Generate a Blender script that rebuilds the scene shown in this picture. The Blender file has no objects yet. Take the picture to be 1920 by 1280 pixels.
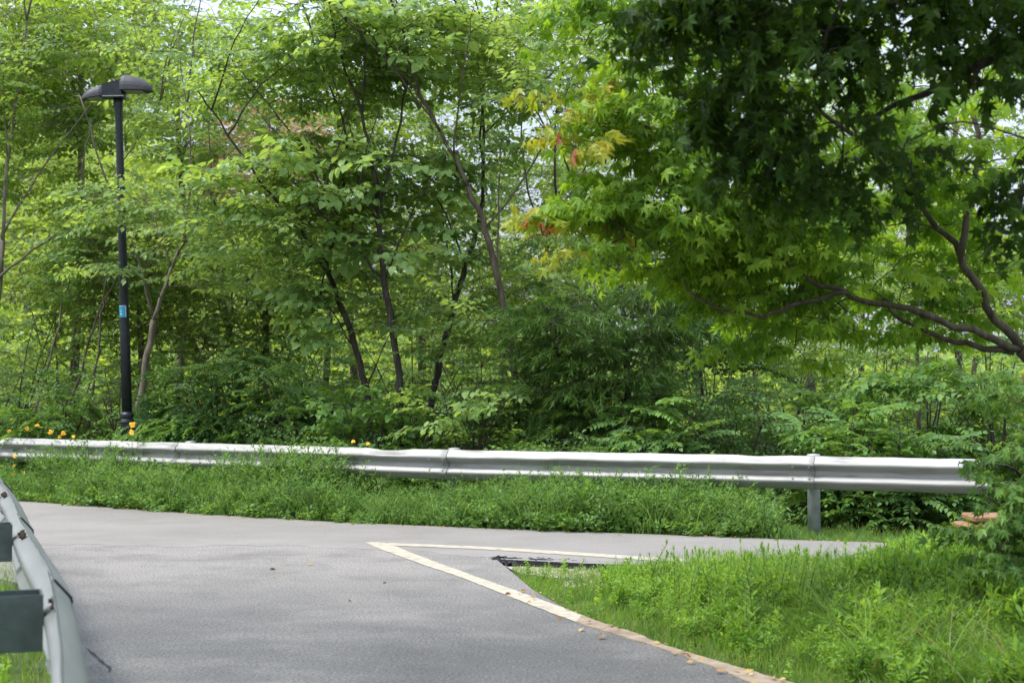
import bpy, math, random
import numpy as np
from mathutils import Vector, Matrix
R = math.radians
random.seed(7); rng = np.random.default_rng(7)
C = bpy.context.scene.collection

# ------------------------------------------------------------------ camera
EYE = 1.5; F = 2667.0; PITCH = math.atan((737-640)/F)
cam = bpy.data.cameras.new('camera'); cam_o = bpy.data.objects.new('camera', cam); C.objects.link(cam_o)
cam.sensor_width = 36; cam.lens = 36*F/1920; cam.clip_end = 2000; cam.clip_start = 0.05
cam_o.location = (0, 0, EYE); cam_o.rotation_euler = (R(90)+PITCH, 0, 0)
cam.dof.use_dof = True; cam.dof.focus_distance = 14.0; cam.dof.aperture_fstop = 3.2
bpy.context.scene.camera = cam_o

# ------------------------------------------------------------------ sky, sun, exposure
SUN_EL, SUN_AZ = R(60), R(-100)          # azimuth from +Y, negative to the left
world = bpy.data.worlds.new("World"); bpy.context.scene.world = world; world.use_nodes = True
nt = world.node_tree; nt.nodes.clear()
sky = nt.nodes.new('ShaderNodeTexSky'); sky.sky_type = 'NISHITA'; sky.sun_disc = False
sky.sun_elevation = SUN_EL; sky.sun_rotation = SUN_AZ; sky.dust_density = 3.0; sky.air_density = 1.2
hs = nt.nodes.new('ShaderNodeHueSaturation'); hs.inputs['Saturation'].default_value = 0.55
tc = nt.nodes.new('ShaderNodeTexCoord'); cn = nt.nodes.new('ShaderNodeTexNoise')
cn.inputs['Scale'].default_value = 2.2; cn.inputs['Detail'].default_value = 8
cr = nt.nodes.new('ShaderNodeValToRGB'); cr.color_ramp.elements[0].position = 0.32; cr.color_ramp.elements[1].position = 0.6
cr.color_ramp.elements[0].color = (0.35,)*3+(1,); cr.color_ramp.elements[1].color = (0.9,)*3+(1,)
mxw = nt.nodes.new('ShaderNodeMix'); mxw.data_type = 'RGBA'
mxw.inputs['B'].default_value = (5.2, 6.0, 7.2, 1)
bg = nt.nodes.new('ShaderNodeBackground'); bg.inputs['Strength'].default_value = 0.135
wo = nt.nodes.new('ShaderNodeOutputWorld')
nt.links.new(sky.outputs[0], hs.inputs['Color']); nt.links.new(tc.outputs['Generated'], cn.inputs['Vector'])
nt.links.new(cn.outputs['Fac'], cr.inputs[0]); nt.links.new(cr.outputs[0], mxw.inputs['Factor'])
nt.links.new(hs.outputs[0], mxw.inputs['A'])
# overcast sky: about three times brighter overhead than near the horizon
sxyz = nt.nodes.new('ShaderNodeSeparateXYZ'); nt.links.new(tc.outputs['Generated'], sxyz.inputs[0])
mrw = nt.nodes.new('ShaderNodeMapRange'); nt.links.new(sxyz.outputs['Z'], mrw.inputs['Value'])
mrw.inputs['From Min'].default_value = 0.05; mrw.inputs['From Max'].default_value = 0.9; mrw.inputs['To Min'].default_value = .52; mrw.inputs['To Max'].default_value = 1.55
vmw = nt.nodes.new('ShaderNodeVectorMath'); vmw.operation = 'SCALE'; nt.links.new(mxw.outputs['Result'], vmw.inputs[0]); nt.links.new(mrw.outputs[0], vmw.inputs['Scale'])
nt.links.new(vmw.outputs[0], bg.inputs['Color'])
nt.links.new(bg.outputs[0], wo.inputs[0])
sl = bpy.data.lights.new('sun', 'SUN'); sl.energy = 2.0; sl.angle = R(11); sl.color = (1, .96, .9)
so = bpy.data.objects.new('sun', sl); C.objects.link(so)
sd = Vector((math.sin(SUN_AZ)*math.cos(SUN_EL), math.cos(SUN_AZ)*math.cos(SUN_EL), math.sin(SUN_EL)))
so.rotation_euler = sd.to_track_quat('Z', 'Y').to_euler(); so.location = sd*60
sc = bpy.context.scene
sc.view_settings.view_transform = 'Standard'; sc.view_settings.look = 'None'
sc.view_settings.exposure = 1.12; sc.view_settings.gamma = 1
sc.cycles.max_bounces = 8; sc.cycles.diffuse_bounces = 6; sc.cycles.glossy_bounces = 2
sc.cycles.transmission_bounces = 4; sc.cycles.transparent_max_bounces = 4
sc.cycles.use_denoising = True

# ------------------------------------------------------------------ pixel + distance -> world
cp, sp_ = math.cos(PITCH), math.sin(PITCH)
def P(px, py, d):
    u = (px-960)/F; v = (640-py)/F
    y = cp - v*sp_; z = sp_ + v*cp; t = d/y
    return np.array((u*t, d, EYE+z*t))
def G(px, py, z=0.0):
    u = (px-960)/F; v = (640-py)/F
    y = cp - v*sp_; zz = sp_ + v*cp; t = (z-EYE)/zz
    return np.array((u*t, y*t, z))

# ------------------------------------------------------------------ materials
def mat(name):
    m = bpy.data.materials.new(name); m.use_nodes = True
    n = m.node_tree.nodes; n.clear(); out = n.new('ShaderNodeOutputMaterial')
    return m, n, m.node_tree.links, out
def ramp(n, stops):
    r = n.new('ShaderNodeValToRGB'); e = r.color_ramp.elements
    while len(e) < len(stops): e.new(.5)
    for i, (p, c) in enumerate(stops): e[i].position = p; e[i].color = (*c, 1)
    return r
def noise(n, l, scale, detail=4, rough=.55, dist=0, vec=None):
    t = n.new('ShaderNodeTexNoise'); t.inputs['Scale'].default_value = scale; t.inputs['Detail'].default_value = detail
    t.inputs['Roughness'].default_value = rough; t.inputs['Distortion'].default_value = dist
    if vec is not None: l.new(vec, t.inputs['Vector'])
    return t
def coord(n, l, scale=(1,1,1)):
    g = n.new('ShaderNodeNewGeometry'); mp = n.new('ShaderNodeMapping'); mp.inputs['Scale'].default_value = scale
    l.new(g.outputs['Position'], mp.inputs['Vector']); return mp.outputs[0]
def leafmat(name, dark, mid, light, trans=.42, tcol=None, clump=1.2, rough=.42, odd=None):
    dark, mid, light = ([min(.8, c*g) for c, g in zip(q, (1.38, 1.27, 1.15))] for q in (dark, mid, light))
    """per-leaf colour spread and slow drift of hue through the plant, thin translucent blade"""
    m, n, l, out = mat(name)
    geo = n.new('ShaderNodeNewGeometry'); nz = noise(n, l, clump, 3, vec=coord(n, l))
    mx = n.new('ShaderNodeMath'); mx.operation = 'MULTIPLY_ADD'
    l.new(geo.outputs['Random Per Island'], mx.inputs[0]); mx.inputs[1].default_value = .55
    m2 = n.new('ShaderNodeMath'); m2.operation = 'MULTIPLY_ADD'; l.new(nz.outputs['Fac'], m2.inputs[0])
    m2.inputs[1].default_value = 1.5; m2.inputs[2].default_value = -.52; l.new(m2.outputs[0], mx.inputs[2])
    stops = [(0.0, dark), (.45, mid), (1.0, light)]
    r = ramp(n, stops); l.new(mx.outputs[0], r.inputs[0]); colr = r.outputs[0]
    if odd:
        gt = n.new('ShaderNodeMath'); gt.operation = 'GREATER_THAN'; gt.inputs[1].default_value = odd[0]
        l.new(geo.outputs['Random Per Island'], gt.inputs[0])
        mo = n.new('ShaderNodeMix'); mo.data_type = 'RGBA'; l.new(gt.outputs[0], mo.inputs['Factor'])
        l.new(colr, mo.inputs['A']); mo.inputs['B'].default_value = (*odd[1], 1); colr = mo.outputs['Result']
    pb = n.new('ShaderNodeBsdfPrincipled'); l.new(colr, pb.inputs['Base Color'])
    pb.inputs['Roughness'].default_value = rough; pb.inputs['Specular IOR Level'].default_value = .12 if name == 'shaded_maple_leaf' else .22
    tr = n.new('ShaderNodeBsdfTranslucent')
    tm = n.new('ShaderNodeMix'); tm.data_type = 'RGBA'; tm.blend_type = 'MULTIPLY'; tm.inputs['Factor'].default_value = 1
    l.new(colr, tm.inputs['A']); tm.inputs['B'].default_value = (*(tcol or (2.4, 2.05, .9)), 1)
    l.new(tm.outputs['Result'], tr.inputs['Color'])
    ms = n.new('ShaderNodeMixShader'); ms.inputs[0].default_value = trans
    l.new(pb.outputs[0], ms.inputs[1]); l.new(tr.outputs[0], ms.inputs[2]); l.new(ms.outputs[0], out.inputs[0])
    return m
def simple(name, stops, scale=6, rough=.7, metal=0, bump=0, bscale=60, stretch=(1,1,1), spec=.4, detail=6):
    m, n, l, out = mat(name); v = coord(n, l, stretch)
    nz = noise(n, l, scale, detail, .6, vec=v); r = ramp(n, stops); l.new(nz.outputs['Fac'], r.inputs[0])
    pb = n.new('ShaderNodeBsdfPrincipled'); l.new(r.outputs[0], pb.inputs['Base Color'])
    pb.inputs['Roughness'].default_value = rough; pb.inputs['Metallic'].default_value = metal
    pb.inputs['Specular IOR Level'].default_value = spec
    if bump:
        nb = noise(n, l, bscale, 4, .7, vec=v); b = n.new('ShaderNodeBump'); b.inputs['Strength'].default_value = bump
        b.inputs['Distance'].default_value = .01; l.new(nb.outputs['Fac'], b.inputs['Height']); l.new(b.outputs[0], pb.inputs['Normal'])
    l.new(pb.outputs[0], out.inputs[0]); return m
def asphalt(name, a, b, patch, grain=(.78, 1.2), dusty=False):
    """slow worn patches times a fine aggregate speckle"""
    m, n, l, out = mat(name)
    v1 = coord(n, l, (.8, 1., 1)); n1 = noise(n, l, .7, 12, .72, .2, v1); r1 = ramp(n, [(.34, a), (.5, b), (.68, patch)])
    l.new(n1.outputs['Fac'], r1.inputs[0]); v2 = coord(n, l)
    n2 = noise(n, l, 55, 3, .8, vec=v2); r2 = ramp(n, [(.38, (grain[0],)*3), (.62, (grain[1],)*3)]); l.new(n2.outputs['Fac'], r2.inputs[0])
    col1 = r1.outputs[0]
    if dusty:      # pale dust trodden in from the far road, fading out over a few metres
        sx = n.new('ShaderNodeSeparateXYZ'); l.new(v2, sx.inputs[0]); mr = n.new('ShaderNodeMapRange'); mr.interpolation_type = 'SMOOTHSTEP'
        l.new(sx.outputs['Y'], mr.inputs['Value']); mr.inputs['From Min'].default_value = 8.0; mr.inputs['From Max'].default_value = 13.5
        nd = noise(n, l, 1.1, 10, .74, .3, v2); mu = n.new('ShaderNodeMath'); mu.operation = 'MULTIPLY'; l.new(mr.outputs[0], mu.inputs[0])
        rd = ramp(n, [(.38, (.45,)*3), (.56, (1.,)*3)]); l.new(nd.outputs['Fac'], rd.inputs[0]); l.new(rd.outputs[0], mu.inputs[1])
        md = n.new('ShaderNodeMix'); md.data_type = 'RGBA'; l.new(mu.outputs[0], md.inputs['Factor']); l.new(col1, md.inputs['A']); md.inputs['B'].default_value = (.215, .197, .181, 1); col1 = md.outputs['Result']
    mm = n.new('ShaderNodeMix'); mm.data_type = 'RGBA'; mm.blend_type = 'MULTIPLY'; mm.inputs['Factor'].default_value = 1
    l.new(col1, mm.inputs['A']); l.new(r2.outputs[0], mm.inputs['B'])
    vo = n.new('ShaderNodeTexVoronoi'); vo.inputs['Scale'].default_value = 45; l.new(v2, vo.inputs['Vector'])
    lt = n.new('ShaderNodeMath'); lt.operation = 'LESS_THAN'; lt.inputs[1].default_value = .13; l.new(vo.outputs['Distance'], lt.inputs[0])
    sp = n.new('ShaderNodeMath'); sp.operation = 'MULTIPLY'; l.new(lt.outputs[0], sp.inputs[0]); sp.inputs[1].default_value = .35
    mp = n.new('ShaderNodeMix'); mp.data_type = 'RGBA'; l.new(sp.outputs[0], mp.inputs['Factor'])
    l.new(mm.outputs['Result'], mp.inputs['A']); mp.inputs['B'].default_value = (.4, .39, .37, 1)
    pb = n.new('ShaderNodeBsdfPrincipled'); l.new(mp.outputs['Result'], pb.inputs['Base Color']); pb.inputs['Roughness'].default_value = .78
    pb.inputs['Specular IOR Level'].default_value = .3
    b = n.new('ShaderNodeBump'); b.inputs['Strength'].default_value = .5; b.inputs['Distance'].default_value = .004
    l.new(n2.outputs['Fac'], b.inputs['Height']); l.new(b.outputs[0], pb.inputs['Normal']); l.new(pb.outputs[0], out.inputs[0])
    return m

M = {}
M['asph_near'] = asphalt('near_asphalt', (.067, .0655, .064), (.092, .089, .086), (.158, .147, .137), (.5, 1.5), True)
M['asph_far'] = asphalt('far_asphalt', (.180, .164, .152), (.208, .190, .176), (.240, .220, .204), (.84, 1.12))
M['paint'] = simple('worn_cream_paint', [(.28, (.20, .17, .125)), (.42, (.33, .29, .225)), (.7, (.43, .39, .31))], 11, .7, bump=.3, bscale=120)
M['kerb'] = simple('tan_kerb_stone', [(.3, (0.150, 0.109, 0.071)), (.5, (0.240, 0.184, 0.128)), (.75, (0.315, 0.262, 0.195))], 7, .85, bump=.6, bscale=50)
M['soil'] = simple('ground_soil_and_moss', [(.35, (.035, .03, .018)), (.5, (.05, .07, .02)), (.7, (.06, .10, .025))], 3, .95, bump=.6, bscale=30)
M['gravel'] = simple('gravel', [(.3, (.12, .10, .085)), (.5, (.32, .28, .24)), (.7, (.5, .45, .4))], 40, .9, bump=.8, bscale=60)
M['galv'] = simple('weathered_galvanised_steel', [(.28, (.165, .157, .142)), (.46, (.28, .273, .257)), (.7, (.35, .346, .335))], 3.5, .55, .25, bump=.1, bscale=8, stretch=(.6, .6, 5), spec=.5)
M['galv_near'] = simple('dull_zinc_beam', [(.3, (0.160, 0.167, 0.156)), (.5, (0.205, 0.213, 0.205)), (.75, (0.251, 0.255, 0.243))], 3, .45, .35, bump=.06, bscale=10, stretch=(1, .3, 3), spec=.5)
M['block'] = simple('grey_green_painted_steel', [(.3, (.055, .07, .068)), (.5, (.085, .105, .10)), (.7, (.13, .15, .14))], 7, .42, .25, bump=.15, bscale=25, spec=.5)
M['post'] = simple('zinc_post', [(.3, (0.200, 0.224, 0.240)), (.55, (0.304, 0.320, 0.336)), (.8, (0.384, 0.352, 0.320))], 9, .5, .3, spec=.5)
M['rust'] = simple('rusted_bolt', [(.3, (.02, .013, .01)), (.7, (.07, .04, .025))], 60, .9)
M['black'] = simple('black_painted_metal', [(.3, (.012, .013, .017)), (.7, (.028, .03, .038))], 14, .45, .2, bump=.3, bscale=90)
M['lamp'] = simple('dark_grey_lamp_housing', [(.3, (0.034, 0.032, 0.038)), (.7, (0.060, 0.056, 0.064))], 6, .6, .1)
M['dark'] = simple('dark_tar_and_gap_shadow', [(.3, (.01, .012, .014)), (.7, (.02, .022, .025))], 30, .8)  # near-black for tar and cracks, also painted where gaps lie in shadow
M['blue'] = simple('cyan_sticker', [(.4, (0.032, 0.304, 0.496)), (.7, (0.048, 0.360, 0.560))], 30, .4)
M['white'] = simple('white_print', [(.4, (.7, .75, .78)), (.7, (.8, .82, .85))], 30, .5)
M['sand'] = simple('orange_sandstone', [(.3, (.15, .075, .035)), (.55, (.25, .14, .07)), (.8, (.32, .2, .11))], 14, .85, bump=.5)
M['wire'] = simple('rusty_wire', [(.3, (.10, .09, .085)), (.7, (.22, .2, .19))], 60, .6, .3)
M['bark_dark'] = simple('dark_bark', [(.3, (.018, .014, .011)), (.5, (.045, .036, .028)), (.75, (.10, .085, .065))], 10, .9, bump=.7, bscale=40, stretch=(2.5, 2.5, .5))
M['bark_grey'] = simple('grey_brown_bark', [(.3, (.07, .055, .04)), (.55, (.16, .135, .10)), (.8, (.27, .24, .19))], 8, .9, bump=.6, bscale=40, stretch=(2.5, 2.5, .5))
M['bark_brown'] = simple('brown_bark', [(.3, (.04, .029, .019)), (.55, (.095, .074, .050)), (.8, (.18, .15, .11))], 8, .9, bump=.6, bscale=40, stretch=(2.5, 2.5, .5))
M['stem'] = simple('green_stem', [(.3, (.05, .09, .02)), (.7, (.11, .17, .04))], 20, .6)
M['petal'] = simple('orange_yellow_petal', [(.3, (.75, .33, .01)), (.7, (.85, .48, .02))], 40, .6)
M['centre'] = simple('orange_flower_centre', [(.3, (.6, .24, .01)), (.7, (.7, .33, .02))], 80, .8)
M['l_front'] = leafmat('mulberry_leaf', (.066, .125, .044), (.112, .203, .070), (.19, .295, .11), .46)
M['l_bright'] = leafmat('bright_canopy_leaf', (.078, .155, .040), (.132, .24, .058), (.22, .335, .09), .45)
M['l_back'] = leafmat('sunlit_far_leaf', (.072, .14, .036), (.128, .208, .052), (.21, .295, .078), .42, clump=.5)
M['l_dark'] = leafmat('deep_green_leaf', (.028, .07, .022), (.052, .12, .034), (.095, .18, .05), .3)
M['l_shrub'] = leafmat('shrub_leaf', (.040, .095, .026), (.070, .155, .042), (.13, .235, .065), .4)
M['l_maple'] = leafmat('maple_leaf', (.052, .122, .018), (.102, .203, .028), (.19, .30, .045), .46, (2.2, 1.95, .7), odd=None)
M['l_mtip'] = leafmat('yellow_tip_maple_leaf', (.11, .19, .022), (.18, .24, .028), (.28, .26, .035), .42, (1.8, 1.6, .8), odd=(.945, (.32, .11, .07)))
M['l_mdark'] = leafmat('shaded_maple_leaf', (.009, .026, .005), (.017, .043, .007), (.040, .088, .012), .33, (2.8, 2.4, .6))  # darker copy of the maple leaf, crown shade put into its colour
M['l_needle'] = leafmat('soft_needle', (.035, .08, .018), (.06, .13, .028), (.11, .20, .045), .35, (2.2, 2., .8), clump=2)
M['l_weed'] = leafmat('bank_weed_leaf', (.040, .10, .030), (.080, .172, .048), (.155, .28, .085), .38, clump=3.5)
M['l_weed2'] = leafmat('verge_weed_leaf', (.056, .132, .028), (.108, .220, .043), (.205, .345, .070), .42, clump=3.0)
M['l_grass'] = leafmat('grass_blade', (.045, .11, .022), (.086, .182, .035), (.165, .27, .062), .40, clump=1.6, odd=(.91, (.26, .22, .13)))
M['l_red'] = leafmat('reddish_brown_leaf', (.19, .15, .08), (.28, .22, .13), (.38, .31, .20), .35, (1.2, 1., .9), clump=.6)
M['hill'] = simple('hill_ground', [(.35, (.03, .05, .015)), (.6, (.07, .11, .03)), (.75, (.20, .14, .09))], .12, .95)

# ------------------------------------------------------------------ mesh accumulator
class Acc:
    def __init__(s): s.v = []; s.l = []; s.t = []; s.m = []; s.n = 0
    def add(s, verts, faces, mi=0):
        verts = np.asarray(verts, dtype=np.float32).reshape(-1, 3)
        li = np.fromiter((i for f in faces for i in f), dtype=np.int64); tt = np.fromiter((len(f) for f in faces), dtype=np.int64)
        s.v.append(verts); s.l.append(li+s.n); s.t.append(tt); s.m.append(np.full(len(tt), mi)); s.n += len(verts)
    def inst(s, tv, tl, tt, Rm, T, S, mi=0):
        """template (tv verts, tl loop indices, tt loop totals) placed K times"""
        K = len(T)
        if K == 0: return
        v = np.einsum('kij,nj->kni', Rm, tv)*np.asarray(S).reshape(K, 1, -1) + T[:, None, :]
        n = len(tv); off = (np.arange(K)*n)[:, None]
        s.v.append(v.reshape(-1, 3).astype(np.float32)); s.l.append((tl[None, :]+off+s.n).ravel()); s.t.append(np.tile(tt, K))
        s.m.append(np.full(len(tt)*K, mi)); s.n += n*K
    def arrays(s):
        return np.concatenate(s.v), np.concatenate(s.l), np.concatenate(s.t)
    def build(s, name, mats, parent=None, smooth=False):
        me = bpy.data.meshes.new(name)
        if not isinstance(mats, (list, tuple)): mats = [mats]
        for m in mats: me.materials.append(m)
        if s.n:
            v, l, t = s.arrays()
            me.vertices.add(len(v)); me.vertices.foreach_set('co', v.ravel().astype(np.float32))
            me.loops.add(len(l)); me.loops.foreach_set('vertex_index', l.astype(np.int32))
            st = np.concatenate(([0], np.cumsum(t)[:-1])).astype(np.int32)
            me.polygons.add(len(t)); me.polygons.foreach_set('loop_start', st)
            me.polygons.foreach_set('material_index', np.concatenate(s.m).astype(np.int32))
            me.polygons.foreach_set('use_smooth', np.full(len(t), smooth))
            me.update(calc_edges=True); me.validate()
        o = bpy.data.objects.new(name, me); C.objects.link(o)
        if parent is not None: o.parent = parent; o.matrix_parent_inverse = parent.matrix_world.inverted()
        return o
def tag(o, label=None, cat=None, group=None, kind=None):
    for k, v in (('label', label), ('category', cat), ('group', group), ('kind', kind)):
        if v: o[k] = v
    return o
def thing(name, loc, label, cat, group=None):
    o = bpy.data.objects.new(name, None); C.objects.link(o); o.location = loc; o.empty_display_size = .1
    bpy.context.view_layer.update() if False else None
    o.matrix_world = Matrix.Translation(Vector(loc))
    return tag(o, label, cat, group)
def finish(acc, name, mats, parent, smooth=False):
    """verts are in world space; store them relative to the parent's base"""
    loc = np.array(parent.matrix_world.translation, dtype=np.float32)
    acc.v = [v-loc for v in acc.v]
    me_o = Acc.build(acc, name, mats, None, smooth); me_o.parent = parent
    return me_o

# ------------------------------------------------------------------ shape helpers
def tube(acc, pts, rads, k=6, mi=0, cap=True):
    pts = np.asarray(pts, dtype=float); n = len(pts); rads = np.asarray(rads, dtype=float)*np.ones(n)
    tg = np.gradient(pts, axis=0); tg /= np.linalg.norm(tg, axis=1, keepdims=True)+1e-9
    ref = np.array((0, 0, 1.)) if abs(tg[0][2]) < .9 else np.array((1., 0, 0))
    a = np.cross(tg, ref); a /= np.linalg.norm(a, axis=1, keepdims=True)+1e-9; b = np.cross(tg, a)
    th = np.arange(k)*2*math.pi/k
    v = pts[:, None, :] + rads[:, None, None]*(np.cos(th)[None, :, None]*a[:, None, :]+np.sin(th)[None, :, None]*b[:, None, :])
    f = [(i*k+j, i*k+(j+1) % k, (i+1)*k+(j+1) % k, (i+1)*k+j) for i in range(n-1) for j in range(k)]
    if cap: f += [tuple(range(k))[::-1], tuple((n-1)*k+j for j in range(k))]
    acc.add(v.reshape(-1, 3), f, mi)
def smooth_line(pts, n=4, jit=0.0):
    """Catmull-Rom through pts"""
    pts = [np.asarray(p, dtype=float) for p in pts]
    if len(pts) < 3: 
        return np.array([pts[0]+(pts[-1]-pts[0])*t for t in np.linspace(0, 1, n+1)])
    q = [2*pts[0]-pts[1]]+pts+[2*pts[-1]-pts[-2]]; out = []
    for i in range(1, len(q)-2):
        for j in range(n):
            t = j/n
            out.append(.5*((2*q[i])+(-q[i-1]+q[i+1])*t+(2*q[i-1]-5*q[i]+4*q[i+1]-q[i+2])*t*t+(-q[i-1]+3*q[i]-3*q[i+1]+q[i+2])*t**3))
    out.append(q[-2]); out = np.array(out)
    if jit: out[1:-1] += rng.normal(0, jit, (len(out)-2, 3))
    return out
def box(acc, c, s, Rm=None, mi=0, bev=.12):
    """box with its edges chamfered"""
    c = np.array(c, dtype=float); h = np.array(s, dtype=float)/2; b = bev*min(h)*2*.5
    bm_v = []; 
    for sx in (-1, 1):
        for sy in (-1, 1):
            for sz in (-1, 1):
                g = np.array((sx, sy, sz)); p = g*h
                bm_v += [p-g*np.array((0, b, b)), p-g*np.array((b, 0, b)), p-g*np.array((b, b, 0))]
    V = np.array(bm_v)
    if Rm is not None: V = V@np.array(Rm).T
    import bmesh
    bm = bmesh.new()
    for p in V: bm.verts.new(p)
    bmesh.ops.convex_hull(bm, input=bm.verts); bm.verts.ensure_lookup_table(); bm.verts.index_update()
    vv = np.array([v.co[:] for v in bm.verts])+c; ff = [tuple(v.index for v in f.verts) for f in bm.faces]; bm.free()
    acc.add(vv, ff, mi)
def lathe(acc, prof, base, k=24, mi=0, lean=None):
    """prof: list of (radius, z)"""
    th = np.arange(k)*2*math.pi/k; V = []
    for r, z in prof: 
        for t in th: V.append((r*math.cos(t), r*math.sin(t), z))
    V = np.array(V)
    if lean is not None: V = V@np.array(lean).T
    f = [(i*k+j, i*k+(j+1) % k, (i+1)*k+(j+1) % k, (i+1)*k+j) for i in range(len(prof)-1) for j in range(k)]
    f += [tuple(range(k))[::-1], tuple((len(prof)-1)*k+j for j in range(k))]
    acc.add(V+np.array(base), f, mi)
def poly_slab(name, pts, ztop, thick, m, kind='structure'):
    a = Acc(); n = len(pts); p = np.array([(q[0], q[1]) for q in pts])
    area = sum(p[i][0]*p[(i+1) % n][1]-p[(i+1) % n][0]*p[i][1] for i in range(n))
    if area < 0: p = p[::-1]
    top = np.c_[p, np.full(n, ztop)]; bot = np.c_[p, np.full(n, ztop-thick)]
    from mathutils.geometry import tessellate_polygon
    tris = tessellate_polygon([[Vector(q) for q in top]])
    f = []
    for t in tris:
        A, B, D = (top[i] for i in t); 
        f.append(tuple(t) if np.cross(B-A, D-A)[2] > 0 else tuple(t)[::-1])
    f += [(i, i+n, (i+1) % n+n, (i+1) % n) for i in range(n)]
    nt_ = len(tris); a.add(np.r_[top, bot], f); a.m = [np.array([0]*nt_+[1 if (top[i_][0] > -.35 and top[i_][1] < 13.6) else 0 for i_ in range(n)])]; o = a.build(name, [m, M['dark']]); tag(o, kind=kind); return o  # sides around the junction are darkened to paint the shadow below the edge

# leaf templates: unit leaf along +Y, normal +Z
def T_(verts, faces):
    return np.array(verts, dtype=float), np.fromiter((i for f in faces for i in f), dtype=np.int64), np.fromiter((len(f) for f in faces), dtype=np.int64)
OV = T_([(0,0,0), (.26,.22,.05), (.30,.5,.03), (0,1,-.14), (-.30,.5,.03), (-.26,.22,.05), (0,.5,-.03)],
        [(0,1,2,6), (6,2,3), (0,6,4,5), (6,3,4)])
HEART = T_([(0,.05,0), (.18,-.04,.03), (.42,.2,.05), (.34,.55,.02), (0,1,-.18), (-.34,.55,.02), (-.42,.2,.05), (-.18,-.04,.03), (0,.5,-.03)],
        [(0,1,2,8), (8,2,3), (8,3,4), (0,8,6,7), (8,5,6), (8,4,5)])
KITE = T_([(0,0,0), (.27,.42,.05), (0,1,-.1), (-.27,.42,.05)], [(0,1,2), (0,2,3)])
LANC2 = T_([(0,0,0), (.15,.32,.03), (.13,.62,.0), (0,1,-.2), (-.13,.62,.0), (-.15,.32,.03), (0,.5,-.03)], [(0,1,2,6), (6,2,3), (0,6,4,5), (6,3,4)])
LANCE = T_([(0,0,0), (.11,.35,.02), (0,1,-.22), (-.11,.35,.02), (0,.4,-.02)], [(0,1,4), (4,1,2), (0,4,3), (4,2,3)])
NEED = T_([(0,0,0), (.022,.5,-.05), (0,1,-.25), (-.022,.5,-.05)], [(0,1,2), (0,2,3)])
def maple_tpl():
    ang = [(-86, .58), (-64, .36), (-44, .88), (-22, .50), (0, 1.0), (22, .50), (44, .88), (64, .36), (86, .58)]
    v = [(0, 0, 0), (0, .22, .0)]
    for a, r in ang:
        x = r*math.sin(R(a)); y = .08+r*math.cos(R(a)); v.append((x*.85, y*.92, -.30*r*r+(.05 if r < .55 else 0)+.05*math.sin(a*.11)))
    f = [(1, i+1, i) for i in range(2, 10)]+[(0, 2, 1) if False else (0, 1, 2), (0, 10, 1)]
    return T_(v, f)
MAPLE = maple_tpl()

def frames(dirs, nrms):
    d = dirs/(np.linalg.norm(dirs, axis=-1, keepdims=True)+1e-9)
    x = np.cross(d, nrms); x /= np.linalg.norm(x, axis=-1, keepdims=True)+1e-9
    z = np.cross(x, d); return np.stack((x, d, z), axis=-1)

class Tpl:
    """a spray / plant: leaves and wood as one template each"""
    def __init__(s): s.pos=[]; s.dir=[]; s.nrm=[]; s.size=[]; s.wood=Acc()
    def leaf(s, p, d, n, z): s.pos.append(p); s.dir.append(d); s.nrm.append(n); s.size.append(z)
    def bake(s, leaf):
        a = Acc(); a.inst(*leaf, frames(np.array(s.dir, dtype=float), np.array(s.nrm, dtype=float)), np.array(s.pos, dtype=float), np.array(s.size))
        s.L = a.arrays(); s.W = s.wood.arrays() if s.wood.n else None; return s
def r_unit(sc=1): return rng.normal(0, sc, 3)
def spray(leaf, size=.13, nside=6, ang=48, spacing=.11, droop=.28, flat=.25, hang=.35, wood=.006, end=True):
    s = Tpl(); axis = lambda t: np.array((0, t, -droop*t*t+.06*t))
    s.wood_pts = [axis(t) for t in np.linspace(0, 1, 5)]; tube(s.wood, s.wood_pts, np.linspace(wood, wood*.4, 5), 4, cap=False)
    def leaves_on(p0, p1, sp):
        L = np.linalg.norm(p1-p0); n = max(2, int(L/sp)); d = (p1-p0)/L
        side = np.cross(d, (0, 0, 1.)); side /= np.linalg.norm(side)+1e-9
        for i in range(n+1):
            t = (i+.5)/(n+.5); p = p0+(p1-p0)*min(t, 1); sg = 1 if i % 2 else -1
            ld = d*.6+side*sg*(.9 if i < n else .1)+np.array((0, 0, -hang))+r_unit(.16)
            nn = np.array((0, 0, 1.))+r_unit(flat)+d*.2
            s.leaf(p+r_unit(.008), ld, nn, size*rng.uniform(.6, 1.15))
    for i in range(nside):
        t = .12+.8*i/nside+rng.uniform(-.03, .03); sg = 1 if i % 2 else -1
        L = (.52*(1-.55*t))*rng.uniform(.75, 1.2); a = R(ang+rng.uniform(-12, 12))*sg
        p0 = axis(t); p1 = p0+L*np.array((math.sin(a), math.cos(a), rng.uniform(-.12, .12)-droop*.5*L))
        tube(s.wood, [p0, (p0+p1)/2+(0, 0, .01), p1], [wood*.5, wood*.4, wood*.3], 3, cap=False)
        leaves_on(p0, p1, spacing)
    leaves_on(axis(.6), axis(1.0), spacing)
    return s.bake(leaf)
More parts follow.
